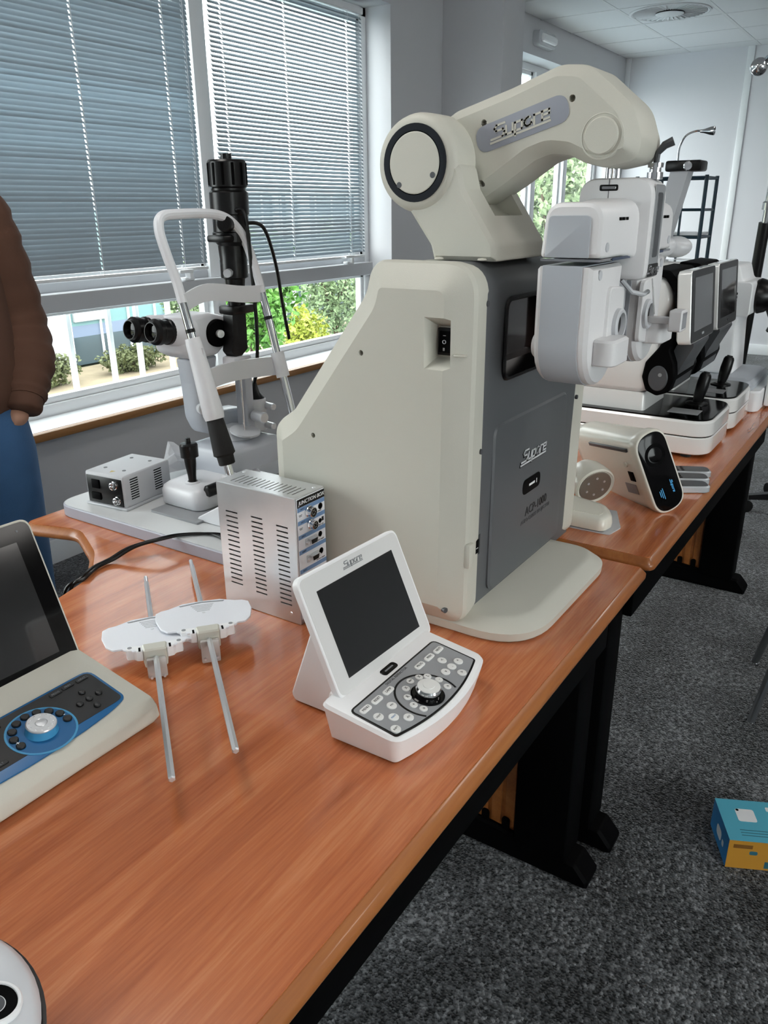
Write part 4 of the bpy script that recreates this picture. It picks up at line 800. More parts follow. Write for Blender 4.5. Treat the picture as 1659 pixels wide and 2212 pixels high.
B().tube(spl([(TX+.01, TY-.036, 1.335), (TX+.05, TY-.045, 1.325), (TX+.10, TY-.03, 1.25), (TX+.128, TY-.02, 1.16), (TX+.145, TY-.015, 1.105)])+[Vector((TX+.148, TY-.014, 1.098)), Vector((TX+.155, TY-.012, 1.075))], .004, 8, [.0038]*33+[.0055, .005][:max(0, 35-33)] if False else None).o('fixation_cable', BLACK, SL, M=I)
# chin rest frame
def up(X, z): return Vector((X, 1.096+(z-.89)*.27, z))
for X in (1.08, 1.305):
    B().cyl(up(X, .83), up(X, 1.215), .0085, n=18).o('upright', CHROME, SL, M=I); B().cyl(up(X, 1.14), up(X, 1.147), .0092, n=18).o('upright_ring', BLACK, SL, M=I)
    B().slab(rp([(1.06, .7525), (1.06, .80), (1.072, .865), (1.10, .868), (1.11, .80), (1.18, .76), (1.18, .7525)], .006, 4), 'x', [(X-.016, .002), (X-.013, 0), (X+.013, 0), (X+.016, .002)]).o('frame_foot', SLW, SL, M=I)
B().tube(spl([up(1.08, 1.195), up(1.08, 1.235), up(1.074, 1.28), up(1.072, 1.325), up(1.086, 1.349), up(1.13, 1.354), up(1.22, 1.353), up(1.268, 1.338), up(1.295, 1.30), up(1.304, 1.24), up(1.305, 1.195)]), .0095, 12).o('head_bow', SLW, SL, M=I)
a, b = up(1.08, 1.20), up(1.305, 1.20); rg = []
for k in range(13):
    t = k/12; p = a.lerp(b, t)+Vector((0, .03*4*t*(1-t)-.006, .006*math.sin(t*PI*2-1))); rg.append([p+Vector((0, -.002, -.017)), p+Vector((0, .002, -.017)), p+Vector((0, .002, .017)), p+Vector((0, -.002, .017))])
B().loft(rg).o('forehead_band', SLW, SL, M=I)
B().lathe([(.0145, 0), (.0155, .01), (.019, .10), (.021, .15), (.019, .16)], up(1.08, 1.13), up(1, 0)-up(1, 1), 20).o('chin_sleeve', SLW, SL, M=I)
B().lathe([(.0165, 0), (.017, .005), (.0205, .05), (.022, .07), (.017, .074), (.0165, .09), (.014, .092)], up(1.08, .975), up(1, 0)-up(1, 1), 20).o('height_grip', RUB, SL, M=I)
ch = []
for k in range(21):
    t = k/20; p = up(1.08, 1.045).lerp(up(1.318, 1.045), t)+Vector((0, .045*4*t*(1-t)*(1 if t < .8 else 1), 0)); h = .022+.05*max(0, 1-t/.22)**2
    ch.append([p+Vector((0, -.003, -.022)), p+Vector((0, .003, -.022)), p+Vector((0, .003, h-.004)), p+Vector((0, -.003, h-.004))])
B().loft(ch).o('chin_rest', SLW, SL, M=I)
B().cyl(up(1.305, 1.02), up(1.305, 1.072), .0145).o('chin_clamp', SLW, SL, M=I)
# tissue sheets behind the slit lamp
def sheet(name, label, loc, w, d, h, seed, m):
    rs = random.Random(seed); n = 9; V = []
    for i in range(n):
        for j in range(n):
            x, y = (i/(n-1)-.5)*w, (j/(n-1)-.5)*d; f_ = math.sin(i*.9+seed)*math.cos(j*.7+seed*.5); V.append((x+.012*math.sin(j*1.3+seed), y+.012*math.cos(i*1.1), .003+h*(.5+.5*f_)*(1-.5*abs(i/(n-1)-.5))))
    b = bmesh.new(); vs_ = [b.verts.new(v) for v in V]
    for i in range(n-1):
        for j in range(n-1): b.faces.new((vs_[i*n+j], vs_[(i+1)*n+j], vs_[(i+1)*n+j+1], vs_[i*n+j+1]))
    bmesh.ops.solidify(b, geom=b.faces[:], thickness=.0012)
    me = bpy.data.meshes.new(name); b.to_mesh(me); b.free(); me.materials.append(m); o_ = bpy.data.objects.new(name, me); COL.objects.link(o_); o_.location = loc; return tag(o_, label, 'paper')
PAPER = mat('tissue_paper', (232, 233, 236), .8)
sheet('tissue_sheet', 'crumpled white tissue on the grey board behind the slit lamp joystick', (1.27, 1.45, .7525), .16, .12, .075, 3, PAPER)
sheet('tissue_sheet', 'crumpled white paper behind the sloping back of the cream cabinet', (1.53, 1.06, .737), .20, .14, .19, 5, PAPER)
# ================================================================== TILTED CREAM PROJECTOR AND ITS LOOSE PARTS
CP = T('tilting_projector', 'cream tilting projector head with glossy black stadium shaped face', 'projector', (1.75, .5, .737)); I = inv(CP)
Mf = I @ axes((1.666, .399, .829), (.764, -.534, .364), (-.199, .342, .919)); CRG = mat('cream_gloss', (222, 219, 207), .22)
sf = rp([(-.041, -.096), (.041, -.096), (.041, .096), (-.041, .096)], .0405, 10)
B().slab(sf, 'z', [(-.26, .016), (-.25, .006), (-.23, .003), (-.032, .003), (-.026, 0), (-.006, 0), (-.001, .0015), (.0, .003)]).o('housing', CRG, CP, M=Mf, ang=40)
fc = B().slab(sf(.0055), 'z', [(-.002, 0), (.0006, 0), (.001, .001)]).o('face', GLOSS, CP, M=Mf)
B().lathe([(.026, .0008), (.0255, .0014), (.018, .0014), (.0175, .0008)], (0, .04, 0), (0, 0, 1), 36).o('lens_ring', BLACKM, fc); B().lathe([(.0175, .0008), (.01, .0016), (0, .002)], (0, .04, 0), (0, 0, 1), 30).o('lens', GLOSS, fc)
BLT = mat('display_blue', (60, 150, 200), .4, emit=((60, 150, 205), .12))
logo(Matrix.Translation((.016, -.042, .0012)) @ Matrix.Rotation(-PI/2, 4, 'Z') @ Matrix.Scale(1, 4), .0055, BLT, fc, .2, under=False)
for k in range(3): B().box(-.010-.004*k, -.0085-.004*k, -.062+.004*k, -.036-.002*k, .0009, .0013).o('display_line', BLT, fc)
B().slab(rr(-.0015, .0015, -.15, -.03, .001, 2), 'x', [(-.002, 0), (.0005, 0)], M=Matrix.Translation((-.020, .072, 0)) @ Matrix.Rotation(0, 4, 'X')).o('dark_trim', DGREY, CP, M=Mf) if False else B().box(-.0415, -.036, .062, .070, -.18, -.034, .001).o('dark_trim', DGREY, CP, M=Mf)
B().cyl((-.039, .03, -.055), (-.0425, .03, -.055), .006, n=16).o('knob', CRG, CP, M=Mf)
B().box(-.0392, -.0385, -.045, -.020, -.085, -.045, .0002, 1).o('rating_label', GREYB, CP, M=Mf); B().box(-.0392, -.037, -.012, .012, -.06, -.04, .002).o('vent_window', BLACKM, CP, M=Mf)
hd = (1.64, .535, .786)
d_ = Vector((-.62, -.72, -.30))
h_ = B().lathe([(.030, -.05), (.040, -.03), (.044, -.012), (.046, 0), (.046, .012), (.043, .015), (.040, .012), (0, .011)], hd, d_, 40).o('swivel_flange', CRG, CP, M=I)
B().lathe([(.0395, .0112), (.037, .0135), (0, .0125)], hd, d_, 36).o('flange_face', mat('flange_grey_brown', (128, 118, 108), .35, .4), CP, M=I)
u1 = d_.normalized()
for k in range(6):
    q = Matrix.Rotation(k*PI/3, 3, u1) @ u1.orthogonal().normalized()*.022; c0 = Vector(hd)+u1*.013+q; B().cyl(c0, c0+u1*.0015, .0028, n=10).o('flange_screw', STEEL, h_)
FP = T('foot_plate', 'glossy cream foot plate with rounded end beside the grey cabinet', 'foot plate', (1.50, .53, .7395)); I = inv(FP)
fo = rp([(1.480, .625), (1.480, .452), (1.52, .446), (1.575, .475), (1.60, .56), (1.60, .625)], [.01, .02, .03, .05, .03, .02], 6)
B().slab(fo, 'z', [(.7397, .006), (.742, .001), (.750, 0), (.763, .002), (.767, .006), (.769, .014)]).o('plate', CRG, FP, M=I, ang=50); B().slab(fo(.02), 'z', [(.768, 0), (.7698, .0)]).o('pad', CRG, FP, M=I)
tag(B().slab(rnd([(1.480, .50), (1.482, .440), (1.53, .432), (1.622, .470), (1.60, .60), (1.480, .60)], .006, 3), 'z', [(.7372, 0), (.7394, 0)]).o('backing_card', LGREY), 'thin grey card lying under the cream foot plate', 'card')
rc = None
REM = mat('remote_silver', (186, 190, 194), .35, .3)
for k, (x, y, rz, lab) in enumerate(((1.955, .425, .45, 'slim grey remote control lying closest to the monitor instruments'), (1.895, .415, .50, 'slim grey remote control in the middle of the three'), (1.835, .40, .55, 'slim grey remote control closest to the black faced projector'))):
    if rc is None:
        rc = T('remote_control', lab, 'remote', (x, y, .737), rz, 'slim grey remotes'); B().slab(rr(-.024, .024, -.075, .075, .018, 5), 'z', [(0, .003), (.002, 0), (.013, 0), (.016, .003)]).o('case', REM, rc); B().slab(rr(-.0205, .0205, -.071, .071, .015, 5), 'z', [(.0155, 0), (.0166, .0005)]).o('face', DGREY, rc)
        ky = None
        for i in range(3):
            for j in range(6):
                p_ = (-.012+.012*i, .058-.013*j, 0)
                if ky is None: ky = B().box(-.004, .004, -.0035, .0035, .016, .0182, .001, 1).o('button', BLACK, rc, loc=p_)
                else: cp(ky, rc, p_)
    else:
        r_ = rc.copy(); COL.objects.link(r_); r_.location = (x, y, .737); r_.rotation_euler.z = rz; r_['label'] = lab
        for ch_ in list(rc.children): cp(ch_, r_)
# ================================================================== MONITOR INSTRUMENTS
ARW = mat('gloss_white_shell', (226, 226, 224), .12, coat=.6)
def autoref(label, dx):
    e = T('auto_refractor', label, 'eye instrument', (2.24+dx, .62, .737), group='auto refractors with tilted monitors'); I = Matrix.Translation((-2.24, -.62, -.737))
    bs = rp([(2.10, .392), (2.385, .392), (2.385, .90), (2.10, .90)], [.06, .06, .03, .03], 7)
    B().slab(bs, 'z', [(.747, .006), (.750, .001), (.753, 0), (.791, 0), (.794, .002)]).o('lower_base', ARW, e, M=I); B().slab(bs(.004), 'z', [(.790, 0), (.800, 0)]).o('base_gap', BLACKM, e, M=I)
    B().slab(bs, 'z', [(.797, .002), (.799, 0), (.832, .001), (.838, .005)]).o('upper_base', ARW, e, M=I); B().slab(bs(.007), 'z', [(.836, 0), (.8405, .0), (.8415, .002)]).o('black_deck', GLOSS, e, M=I)
    for x, y in ((2.13, .45), (2.355, .45), (2.13, .87), (2.355, .87)): B().cyl((x, y, .737), (x, y, .750), .014, n=14).o('rubber_foot', RUB, e, M=I)
    B().slab(rr(2.135, 2.345, .575, .86, .015), 'z', [(.840, 0), (.880, .003), (.890, .006)]).o('carriage', ARW, e, M=I)
    bp = [(.60, .888), (.535, .905), (.518, .96), (.55, 1.02), (.555, 1.08), (.53, 1.13), (.55, 1.19), (.62, 1.205), (.88, 1.205), (.90, 1.15), (.90, .93), (.87, .888)]
    B().slab(rp(bp, [.03, .04, .04, .05, .05, .04, .04, .03, .03, .05, .05, .03], 6), 'x', [(2.132, .016), (2.140, .004), (2.15, 0), (2.335, 0), (2.345, .004), (2.353, .016)]).o('measuring_head', ARW, e, M=I, ang=50)
    bd_ = [(.545, .888), (.515, .900), (.503, .94), (.508, .975), (.523, 1.01), (.505, 1.06), (.497, 1.12), (.51, 1.17), (.545, 1.208), (.60, 1.212), (.60, 1.198), (.555, 1.19), (.53, 1.155), (.522, 1.11), (.53, 1.06), (.552, 1.015), (.582, .975), (.588, .935), (.575, .90)]
    B().slab(rp(bd_, .015, 4), 'x', [(2.127, .004), (2.130, 0), (2.355, 0), (2.358, .004)]).o('black_band', BLACKM, e, M=I)
    B().slab(circ(.545, .935, .026, 30, .034), 'x', [(2.1275, 0), (2.124, .003)]).o('pivot_cap', DGREY, e, M=I); B().cyl((2.1245, .54, .945), (2.1232, .54, .945), .005, n=12).o('pivot_mark', GREYB, e, M=I)
    B().slab(rp([(.512, .90), (.50, .96), (.472, 1.02), (.478, 1.04), (.515, 1.02), (.54, .95), (.54, .91)], .01, 4), 'x', [(2.16, 0), (2.33, 0)]).o('monitor_arm', DGREY, e, M=I)
    Mm = I @ axes((2.245, .487, 1.119), (1, 0, 0), (0, .02, .2))
    mh = B().slab(rr(-.128, .128, -.092, .092, .016), 'z', [(-.03, .008), (-.026, .001), (-.02, 0), (.004, 0), (.006, .002)]).o('monitor_housing', ARW, e, M=Mm)
    B().slab(rr(-.124, .124, -.089, .090, .012), 'z', [(.004, 0), (.0075, .0005)]).o('monitor_bezel', mat('bezel_dark', (44, 45, 47), .4) if 'bezel_dark' not in MATS else MATS['bezel_dark'], mh); B().box(-.098, .098, -.062, .072, .0073, .0079).o('screen', LCD, mh)
    B().box(-.012, .012, -.078, -.072, .0074, .0078).o('brand_mark', CHROME, mh)
    jy = B().lathe([(.030, 0), (.030, .003), (.018, .007), (.012, .006)], (2.30, .475, .841), (0, 0, 1), 26).o('joystick_seat', BLACK, e, M=I)
    B().lathe([(.011, 0), (.015, .02), (.017, .05), (.0155, .078), (.0125, .084), (.009, .086), (.008, .089), (0, .0895)], (2.30, .475, .843), (.12, -.16, 1), 24).o('joystick', BLACK, e, M=I)
    B().box(2.16, 2.22, .44, .52, .8412, .8422, .0005, 1).o('touch_key', GREYB, e, M=I)
    return e
autoref('white auto refractor with black edged body, the nearer of the pair', 0)
autoref('white auto refractor with black edged body, the farther of the pair', .305)
# third instrument
TI = T('tonometer', 'tall white instrument with black eyepiece standing past the auto refractors', 'eye instrument', (2.87, .62, .737)); I = inv(TI)
B().slab(rp([(2.72, .375), (3.03, .375), (3.03, .86), (2.72, .86)], .03, 5), 'z', [(.7375, .004), (.741, 0), (.80, 0), (.806, .003)]).o('lower_base', WHITE, TI, M=I)
B().slab(rp([(2.715, .40), (3.035, .40), (3.035, .85), (2.715, .85)], .03, 5), 'z', [(.806, .003), (.808, 0), (.822, 0), (.834, .012), (.840, .03)]).o('silver_carriage', SILV, TI, M=I)
B().slab(rp([(.478, .84), (.488, 1.0), (.478, 1.04), (.462, 1.07), (.462, 1.125), (.485, 1.14), (.50, 1.185), (.75, 1.19), (.80, 1.12), (.80, .84)], [.01, .04, .02, .02, .015, .02, .015, .02, .03, .01], 5), 'x', [(2.782, .008), (2.786, .002), (2.792, 0), (2.965, 0), (2.972, .003), (2.98, .012)]).o('body', WHITE, TI, M=I, ang=35)
hh = B().slab(rr(.452, .60, 1.028, 1.135, .016), 'x', [(2.775, .003), (2.7775, 0), (2.98, 0), (2.985, .004)]).o('head_shell', WHITE, TI, M=I)
for k in range(4): B().box(2.7735, 2.7755, .508+.018*k, .521+.018*k, 1.104, 1.107).o('mark_dash', BLACKM, hh)
for k in range(4): B().box(2.7735, 2.7755, .494, .4965, 1.062+.011*k, 1.069+.011*k).o('mark_dash', BLACKM, hh)
B().lathe([(.052, 0), (.056, .01), (.05, .03), (.034, .05), (.032, .06), (.028, .06), (.02, .055), (0, .055)], (2.88, .455, 1.085), (0, -1, 0), 30).o('eyepiece', BLACK, TI, M=I)
B().tube(spl([(2.90, .42, 1.05), (2.91, .40, 1.0), (2.93, .41, .97)]), .009, 8).o('eyepiece_stem', BLACK, TI, M=I)
B().box(2.80, 3.02, .355, .372, .745, .90, .006).o('front_panel', WHITE, TI, M=I)
# lamp column standing behind the pair
LC = T('column_lamp', 'pale grey leaning column with black lamp head and chrome gooseneck light', 'lamp', (3.36, 1.0, 0)); I = inv(LC)
B().lathe([(.16, 0), (.16, .015), (.14, .025), (.05, .03)], (3.36, 1.16, 0), (0, 0, 1), 30).o('base', LGREY, LC, M=I)
B().loft([[(x, y, z) for x, y in rect(3.325, 3.405, y0, y0+.066)] for z, y0 in ((.02, 1.13), (1.17, .894), (1.495, .826))]).o('column', LGREY, LC, M=I)
hd_ = B().box(3.31, 3.42, .782, .914, 1.482, 1.52, .008).o('lamp_head', BLACK, LC, M=I); B().lathe([(.017, 0), (.014, .004), (0, .005)], (3.31, .828, 1.50), (-1, -.3, 0), 20).o('lamp_lens', CHROME, hd_)
B().tube(spl([(3.36, .88, 1.518), (3.36, .88, 1.565), (3.36, .862, 1.605), (3.36, .828, 1.62), (3.36, .806, 1.619)]), .0036, 8).o('gooseneck', CHROME, LC, M=I)
B().lathe([(.005, 0), (.007, .014), (.014, .036), (.016, .05), (.014, .051), (0, .04)], (3.36, .811, 1.619), (0, -1, -.02), 20).o('spot_head', CHROME, LC, M=I)
PW = T('wrapped_pad', 'soft white wrapped bundle lying on top of the farther auto refractor', 'bundle', (2.56, .72, 1.212)); I = inv(PW) @ Matrix.Translation((0, 0, .012))
BAG = mat('white_wrap', (214, 215, 218), .35, bump=(25, .5))
b = B()
for x, y, z, r_ in ((2.55, .70, 1.235, .05), (2.52, .76, 1.245, .055), (2.60, .66, 1.232, .045), (2.58, .74, 1.25, .05)): b.ball((x, y, z), r_, (1, 1.1, .7), 18, 12)
b.o('wrap', BAG, PW, M=I); B().tube(spl([(2.50, .78, 1.28), (2.53, .72, 1.31), (2.55, .68, 1.295)]), .018, 10).o('roll', BAG, PW, M=I)
# ================================================================== FAR FURNITURE
TEAL = mat('dark_teal_tube', (26, 52, 66), .4)
SH = T('wire_rack', 'dark teal tubular rack standing by the far wall', 'rack', (6.0, 1.55, 0)); I = inv(SH)
for x in (5.85, 6.15):
    for y in (1.335, 1.79): B().cyl((x, y, 0), (x, y, 1.55), .013, n=10).o('post', TEAL, SH, M=I)
B().cyl((5.85, 1.475, .4), (5.85, 1.475, 1.53), .008, n=8).o('stay', TEAL, SH, M=I); B().cyl((5.85, 1.62, .4), (5.85, 1.62, 1.53), .008, n=8).o('stay', TEAL, SH, M=I)
for z in (1.535, 1.335, 1.16, .8, .4):
    for x in (5.85, 6.15): B().cyl((x, 1.335, z), (x, 1.79, z), .009, n=8).o('rail', TEAL, SH, M=I)
    for y in (1.335, 1.79): B().cyl((5.85, y, z), (6.15, y, z), .009, n=8).o('rail', TEAL, SH, M=I)
for z in (1.165, .805, .405): B().box(5.86, 6.14, 1.345, 1.78, z+.008, z+.026, .003).o('shelf_board', WHITE, SH, M=I)
FL = T('lamp_stand', 'black and chrome telescopic lamp stand with chrome globe head', 'lamp', (3.55, .60, 0)); I = inv(FL)
B().lathe([(.12, 0), (.12, .015), (.10, .025), (.03, .035)], (3.55, .60, 0), (0, 0, 1), 30).o('base', BLACK, FL, M=I); B().cyl((3.55, .60, .03), (3.40, .548, 1.30), .021, n=18).o('lower_tube', BLACK, FL, M=I)
B().cyl((3.40, .548, 1.30), (3.36, .535, 1.80), .011, n=16).o('upper_tube', CHROME, FL, M=I); B().lathe([(.018, 0), (.018, .025), (.012, .03)], (3.396, .547, 1.345), (-.08, -.026, 1), 18).o('clamp_ring', CHROME, FL, M=I)
B().tube(spl([(3.36, .535, 1.80), (3.36, .55, 1.86), (3.38, .60, 1.855), (3.40, .632, 1.835)]), .008, 8).o('head_arm', CHROME, FL, M=I)
B().ball((3.40, .645, 1.82), .03).o('globe_head', CHROME, FL, M=I)
ST = T('stool', 'stool with slim grey metal legs by the right edge', 'stool', (2.30, .03, 0)); I = inv(ST)
B().lathe([(.17, .45), (.18, .46), (.18, .49), (.16, .51), (0, .515)], (2.30, .03, 0), (0, 0, 1), 36).o('seat', BLACK, ST, M=I)
for a in (math.radians(143), math.radians(233), math.radians(323), math.radians(53)):
    c_, s_ = math.cos(a), math.sin(a)
    l_ = B().cyl((2.30+.245*c_, .03+.245*s_*1.0, .008), (2.30+.13*c_, .03+.13*s_, .455), .011, n=14).o('leg', mat('leg_grey', (120, 122, 125), .3, .8) if 'leg_grey' not in MATS else MATS['leg_grey'], ST, M=I)
    B().cyl((2.30+.246*c_, .03+.246*s_, 0), (2.30+.244*c_, .03+.244*s_, .012), .0135, n=14).o('leg_tip', CHROME, l_)
OC = T('office_chair', 'black swivel chair base and seat past the far desk end', 'chair', (3.95, .25, 0)); I = inv(OC) @ Matrix.Translation((.24, .05, 0))
for k in range(5):
    a = 2*PI*k/5+.75; c_, s_ = math.cos(a), math.sin(a)
    B().loft([[(3.75+r_*c_+w_*s_*q[0], .22+r_*s_-w_*c_*q[0], z+h2*q[1]) for q in ((-1, 0), (1, 0), (1, 1), (-1, 1))] for r_, w_, z, h2 in ((.03, .022, .07, .045), (.27, .014, .062, .022))]).o('base_arm', BLACK, OC, M=I)
    B().cyl((3.75+.275*c_-.02*s_, .22+.275*s_+.02*c_, .03), (3.75+.275*c_+.02*s_, .22+.275*s_-.02*c_, .03), .03, n=18).o('castor', BLACK, OC, M=I)
B().cyl((3.75, .22, .07), (3.75, .22, .44), .025).o('gas_column', BLACK, OC, M=I); B().slab(rr(3.52, 3.98, 0, .45, .08), 'z', [(.43, .02), (.45, 0), (.49, .005), (.51, .03)]).o('seat', BLACKM, OC, M=I)
B().slab(rr(.02, .43, .58, 1.02, .07), 'x', [(3.98, .01), (4.0, 0), (4.04, .01)]).o('backrest', BLACKM, OC, M=I); B().tube([(3.9, .22, .44), (4.05, .22, .46), (4.05, .22, .70)], .018, 8).o('back_stem', BLACK, OC, M=I)
# ================================================================== CARTON ON THE FLOOR
CT = T('carton', 'small turquoise and orange product carton on the carpet', 'box', (1.528, .126, 0)); Mc = axes((0, 0, 0), (.43, -.90, 0), (.906, .421, 0))
TQ = mat('carton_turquoise', (86, 176, 200), .45); OR = mat('carton_orange', (196, 140, 48), .5); BL2 = mat('carton_blue', (40, 130, 196), .45); TQD = mat('carton_dark_teal', (44, 104, 120), .5)
B().box(0, .20, 0, .13, 0, .076, .0008, 1).o('sides', BL2, CT, M=Mc); tp = B().box(0, .20, 0, .13, .0757, .0768).o('top_print', TQ, CT, M=Mc); fp_ = B().box(0, .20, -.0006, 0, .001, .0755).o('front_print', OR, CT, M=Mc)
B().slab(rr(.035, .075, .06, .10, .006, 4), 'z', [(.0768, 0), (.0772, 0)]).o('device_picture', WHITE, tp); B().slab(circ(.04, .096, .0035, 14), 'z', [(.0772, 0), (.0774, 0)]).o('lens_picture', BLACKM, tp)
for x, y in ((.112, .105), (.115, .075), (.122, .05)): B().slab(rr(x-.008, x+.008, y-.007, y+.007, .003, 3), 'z', [(.0768, 0), (.0771, 0)]).o('icon', WHITE, tp)
for k in range(3): B().box(.03, .17, .032-.008*k, .034-.008*k, .0768, .077).o('print_line', TQD, tp)
B().slab(rr(.045, .062, .04, .05, .004, 3), 'y', [(-.0006, 0), (-.0009, 0)]).o('emblem', TQD, fp_); B().box(.08, .16, -.0009, -.0006, .006, .024).o('info_panel', TQD, fp_); B().box(.01, .05, -.0009, -.0006, .056, .066).o('print_patch', mat('carton_brown', (132, 88, 32), .5), fp_)
B().slab(rr(.05, .085, .022, .048, .010, 4), 'x', [(0, 0), (-.0004, 0)]).o('side_picture', WHITE, CT, M=Mc); B().slab(rr(.03, .042, .025, .04, .004, 3), 'x', [(0, 0), (-.0004, 0)]).o('side_icon', WHITE, CT, M=Mc)
# ================================================================== PERSON BY THE WINDOW
def skin(name, m, parent, V, E, R, root, lev=2, loc=None):
    me = bpy.data.meshes.new(name); me.from_pydata(V, E, []); o_ = bpy.data.objects.new(name, me); COL.objects.link(o_)
    s = o_.modifiers.new('s', 'SKIN'); s.use_smooth_shade = True
    for i, r_ in enumerate(R): me.skin_vertices[0].data[i].radius = r_ if isinstance(r_, tuple) else (r_, r_)
    for i in range(len(V)): me.skin_vertices[0].data[i].use_root = (i == root)
    sd_ = o_.modifiers.new('d', 'SUBSURF'); sd_.levels = sd_.render_levels = lev
    bpy.context.view_layer.update(); dg = bpy.context.evaluated_depsgraph_get(); n_ = bpy.data.meshes.new_from_object(o_.evaluated_get(dg)); o_.modifiers.clear(); o_.data = n_; bpy.data.meshes.remove(me)
    n_.polygons.foreach_set('use_smooth', [True]*len(n_.polygons)); n_.materials.append(m); o_.parent = parent
    return o_
PE = T('person', 'person in brown sweatshirt and blue jeans, hand in pocket, by the window', 'person', (1.03, 2.03, 0), -.2)
SKIN = mat('skin', (196, 150, 126), .55); SWT = mat('brown_sweatshirt', (84, 56, 42), .9, bump=(60, .35), vary=(14, .15)); JEAN = mat('blue_denim', (58, 96, 138), .9, bump=(500, .4), vary=(9, .2)); HAIR = mat('dark_hair', (52, 40, 32), .7, bump=(120, .6)); SHOE = mat('dark_shoe', (40, 38, 38), .6)
# body surface (front of the body is local -y)
V = [(0, 0, .95), (0, 0, 1.12), (0, -.005, 1.30), (0, 0, 1.42), (0, -.01, 1.50), (0, -.015, 1.56), (0, -.02, 1.63), (0, -.02, 1.70),
     (.10, 0, .90), (.105, 0, .50), (.11, .01, .10), (-.10, 0, .90), (-.105, 0, .50), (-.11, .01, .10),
     (.17, 0, 1.40), (.21, .02, 1.12), (.165, -.095, .93), (.146, -.12, .885), (-.17, 0, 1.40), (-.21, .02, 1.12), (-.165, -.095, .93), (-.146, -.12, .885), (.115, -.12, .035), (-.115, -.12, .035)]
E = [(0, 1), (1, 2), (2, 3), (3, 4), (4, 5), (5, 6), (6, 7), (0, 8), (8, 9), (9, 10), (0, 11), (11, 12), (12, 13), (3, 14), (14, 15), (15, 16), (16, 17), (3, 18), (18, 19), (19, 20), (20, 21), (10, 22), (13, 23)]
R = [(.12, .09), (.12, .09), (.14, .1), (.11, .08), (.055, .055), (.06, .065), (.078, .092), (.065, .08), .075, .052, .036, .075, .052, .036, .05, .04, .032, .03, .05, .04, .032, .03, .03, .03]
skin('body', SKIN, PE, V, E, R, 0)
def ell(cx, cy, z, rx, ry, n=36, wob=0, ph=0): return [(cx+rx*(1+wob*math.sin(5*k*2*PI/n+ph))*math.cos(2*PI*k/n), cy+ry*(1+wob*math.sin(4*k*2*PI/n+ph*1.7))*math.sin(2*PI*k/n), z+.012*wob*40*math.sin(3*k*2*PI/n+ph)) for k in range(n)]
B().loft([ell(0, 0, .905, .158, .112), ell(0, 0, .875, .176, .128), ell(0, -.003, .89, .188, .140), ell(0, -.006, .93, .196, .150, 36, .012, 1), ell(0, -.008, 1.0, .194, .148, 36, .018, 2), ell(0, -.008, 1.08, .186, .140, 36, .018, 3), ell(0, -.004, 1.2, .186, .132, 36, .012, 4.2), ell(0, 0, 1.32, .196, .130, 36, .008, 5), ell(0, 0, 1.40, .186, .115), ell(0, 0, 1.445, .14, .095), ell(0, -.004, 1.475, .085, .078), ell(0, -.006, 1.492, .068, .066)]).o('sweatshirt', SWT, PE, ang=70)
JE = []
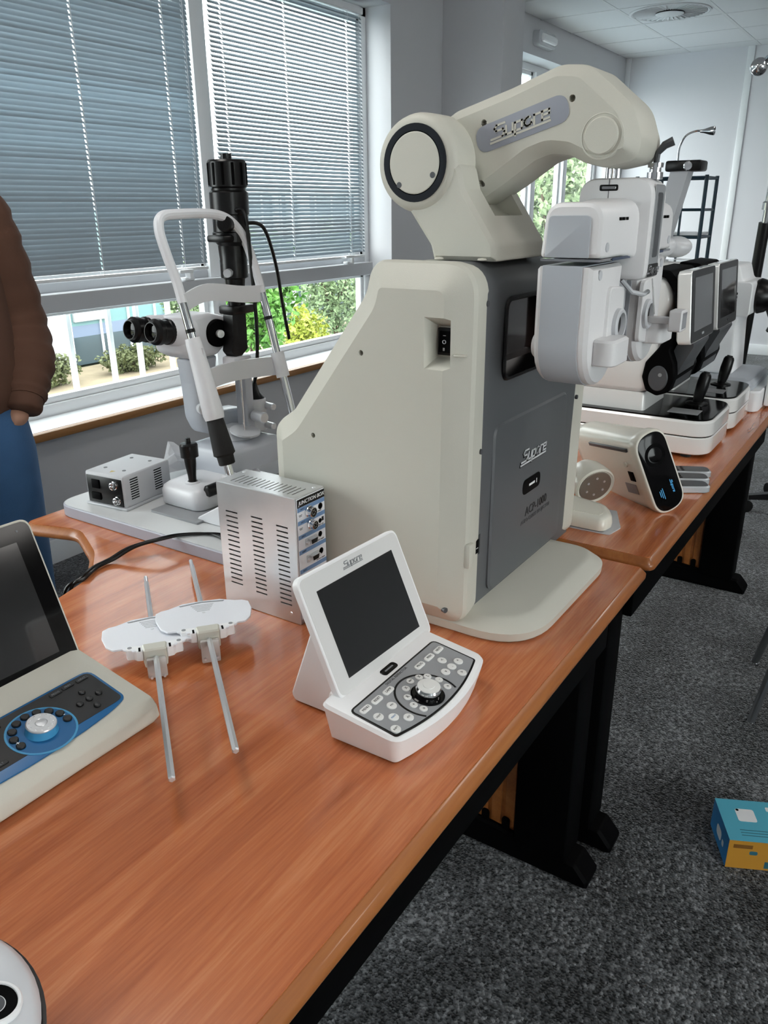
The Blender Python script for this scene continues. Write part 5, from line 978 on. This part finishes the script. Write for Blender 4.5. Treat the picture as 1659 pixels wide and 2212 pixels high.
for s in (-1, 1):
    # sleeve: shoulder, elbow pushed back and out, forearm coming forward to the pocket
    P_ = spl([(s*.12, 0, 1.395), (s*.165, .005, 1.36), (s*.19, .01, 1.25), (s*.215, .02, 1.10), (s*.208, -.02, 1.01), (s*.18, -.075, .945), (s*.158, -.105, .905)], 6); n_ = len(P_)
    rad = [(.066+.012*math.sin(k/n_*PI) if k < n_*.75 else .066-.075*(k/n_-.75))+.0035*math.sin(k*2.1) for k in range(n_)]
    B().tube(P_, .06, 20, rad).o('sleeve', SWT, PE, ang=80)
    B().tube([Vector((s*.166, -.095, .923)), Vector((s*.162, -.10, .914)), Vector((s*.148, -.118, .886)), Vector((s*.145, -.121, .88))], .05, 20, [.044, .047, .046, .041]).o('cuff', SWT, PE, ang=80)
    B().loft([ell(s*.085, 0, .90, .088, .115), ell(s*.09, 0, .84, .098, .122, 36, .01, 1), ell(s*.098, 0, .76, .10, .115, 36, .012, 2), ell(s*.104, 0, .62, .092, .102, 36, .015, 3), ell(s*.108, -.004, .50, .082, .092, 36, .018, 4), ell(s*.11, 0, .36, .078, .086, 36, .015, 5), ell(s*.112, .006, .2, .074, .082, 36, .02, 6), ell(s*.113, .008, .09, .076, .086, 36, .03, 7), ell(s*.113, .008, .055, .078, .09)]).o('jeans_leg', JEAN, PE, ang=80)
    # hand going into the pocket: back of the hand, thumb outside, fingers inside
    skin('hand', SKIN, PE, [(s*.146, -.115, .89), (s*.138, -.095, .858), (s*.132, -.075, .83), (s*.118, -.10, .855), (s*.108, -.105, .838)], [(0, 1), (1, 2), (1, 3), (3, 4)], [.030, (.040, .022), (.036, .018), .012, .010], 1)
    for k in range(4):
        x = s*(.158-.014*k); skin('finger', SKIN, PE, [(x, -.075, .835), (x-s*.003, -.072, .81), (x-s*.005, -.065, .785-.004*(k in (1, 2)))], [(0, 1), (1, 2)], [.0095, .009, .008], 0, 1)
    B().slab(rnd([(s*.115-.05, -.19), (s*.115+.05, -.19), (s*.115+.045, .09), (s*.115-.045, .09)], .04, 5), 'z', [(0, .002), (.02, 0), (.05, .008), (.085, .03)]).o('shoe', SHOE, PE)
B().loft([ell(0, 0, .80, .12, .115), ell(0, 0, .84, .165, .128), ell(0, 0, .88, .172, .126), ell(0, 0, .925, .168, .120)]).o('jeans_waist', JEAN, PE, ang=80)
B().ball((0, -.005, 1.695), .102, (.86, 1.05, 1.02), 24, 16).o('hair', HAIR, PE)
B().ball((0, -.118, 1.645), .016, (.8, 1, 1.3), 12, 8).o('nose', SKIN, PE)
for s in (-1, 1):
    B().ball((s*.084, -.01, 1.645), .026, (.45, .8, 1.2), 12, 8).o('ear', SKIN, PE); B().ball((s*.032, -.098, 1.668), .011, (1.2, .8, .8), 12, 8).o('eye', WHITE, PE)
B().ball((0, -.102, 1.605), .018, (1.3, .5, .35), 12, 8).o('mouth', mat('lip', (176, 110, 100), .5), PE)
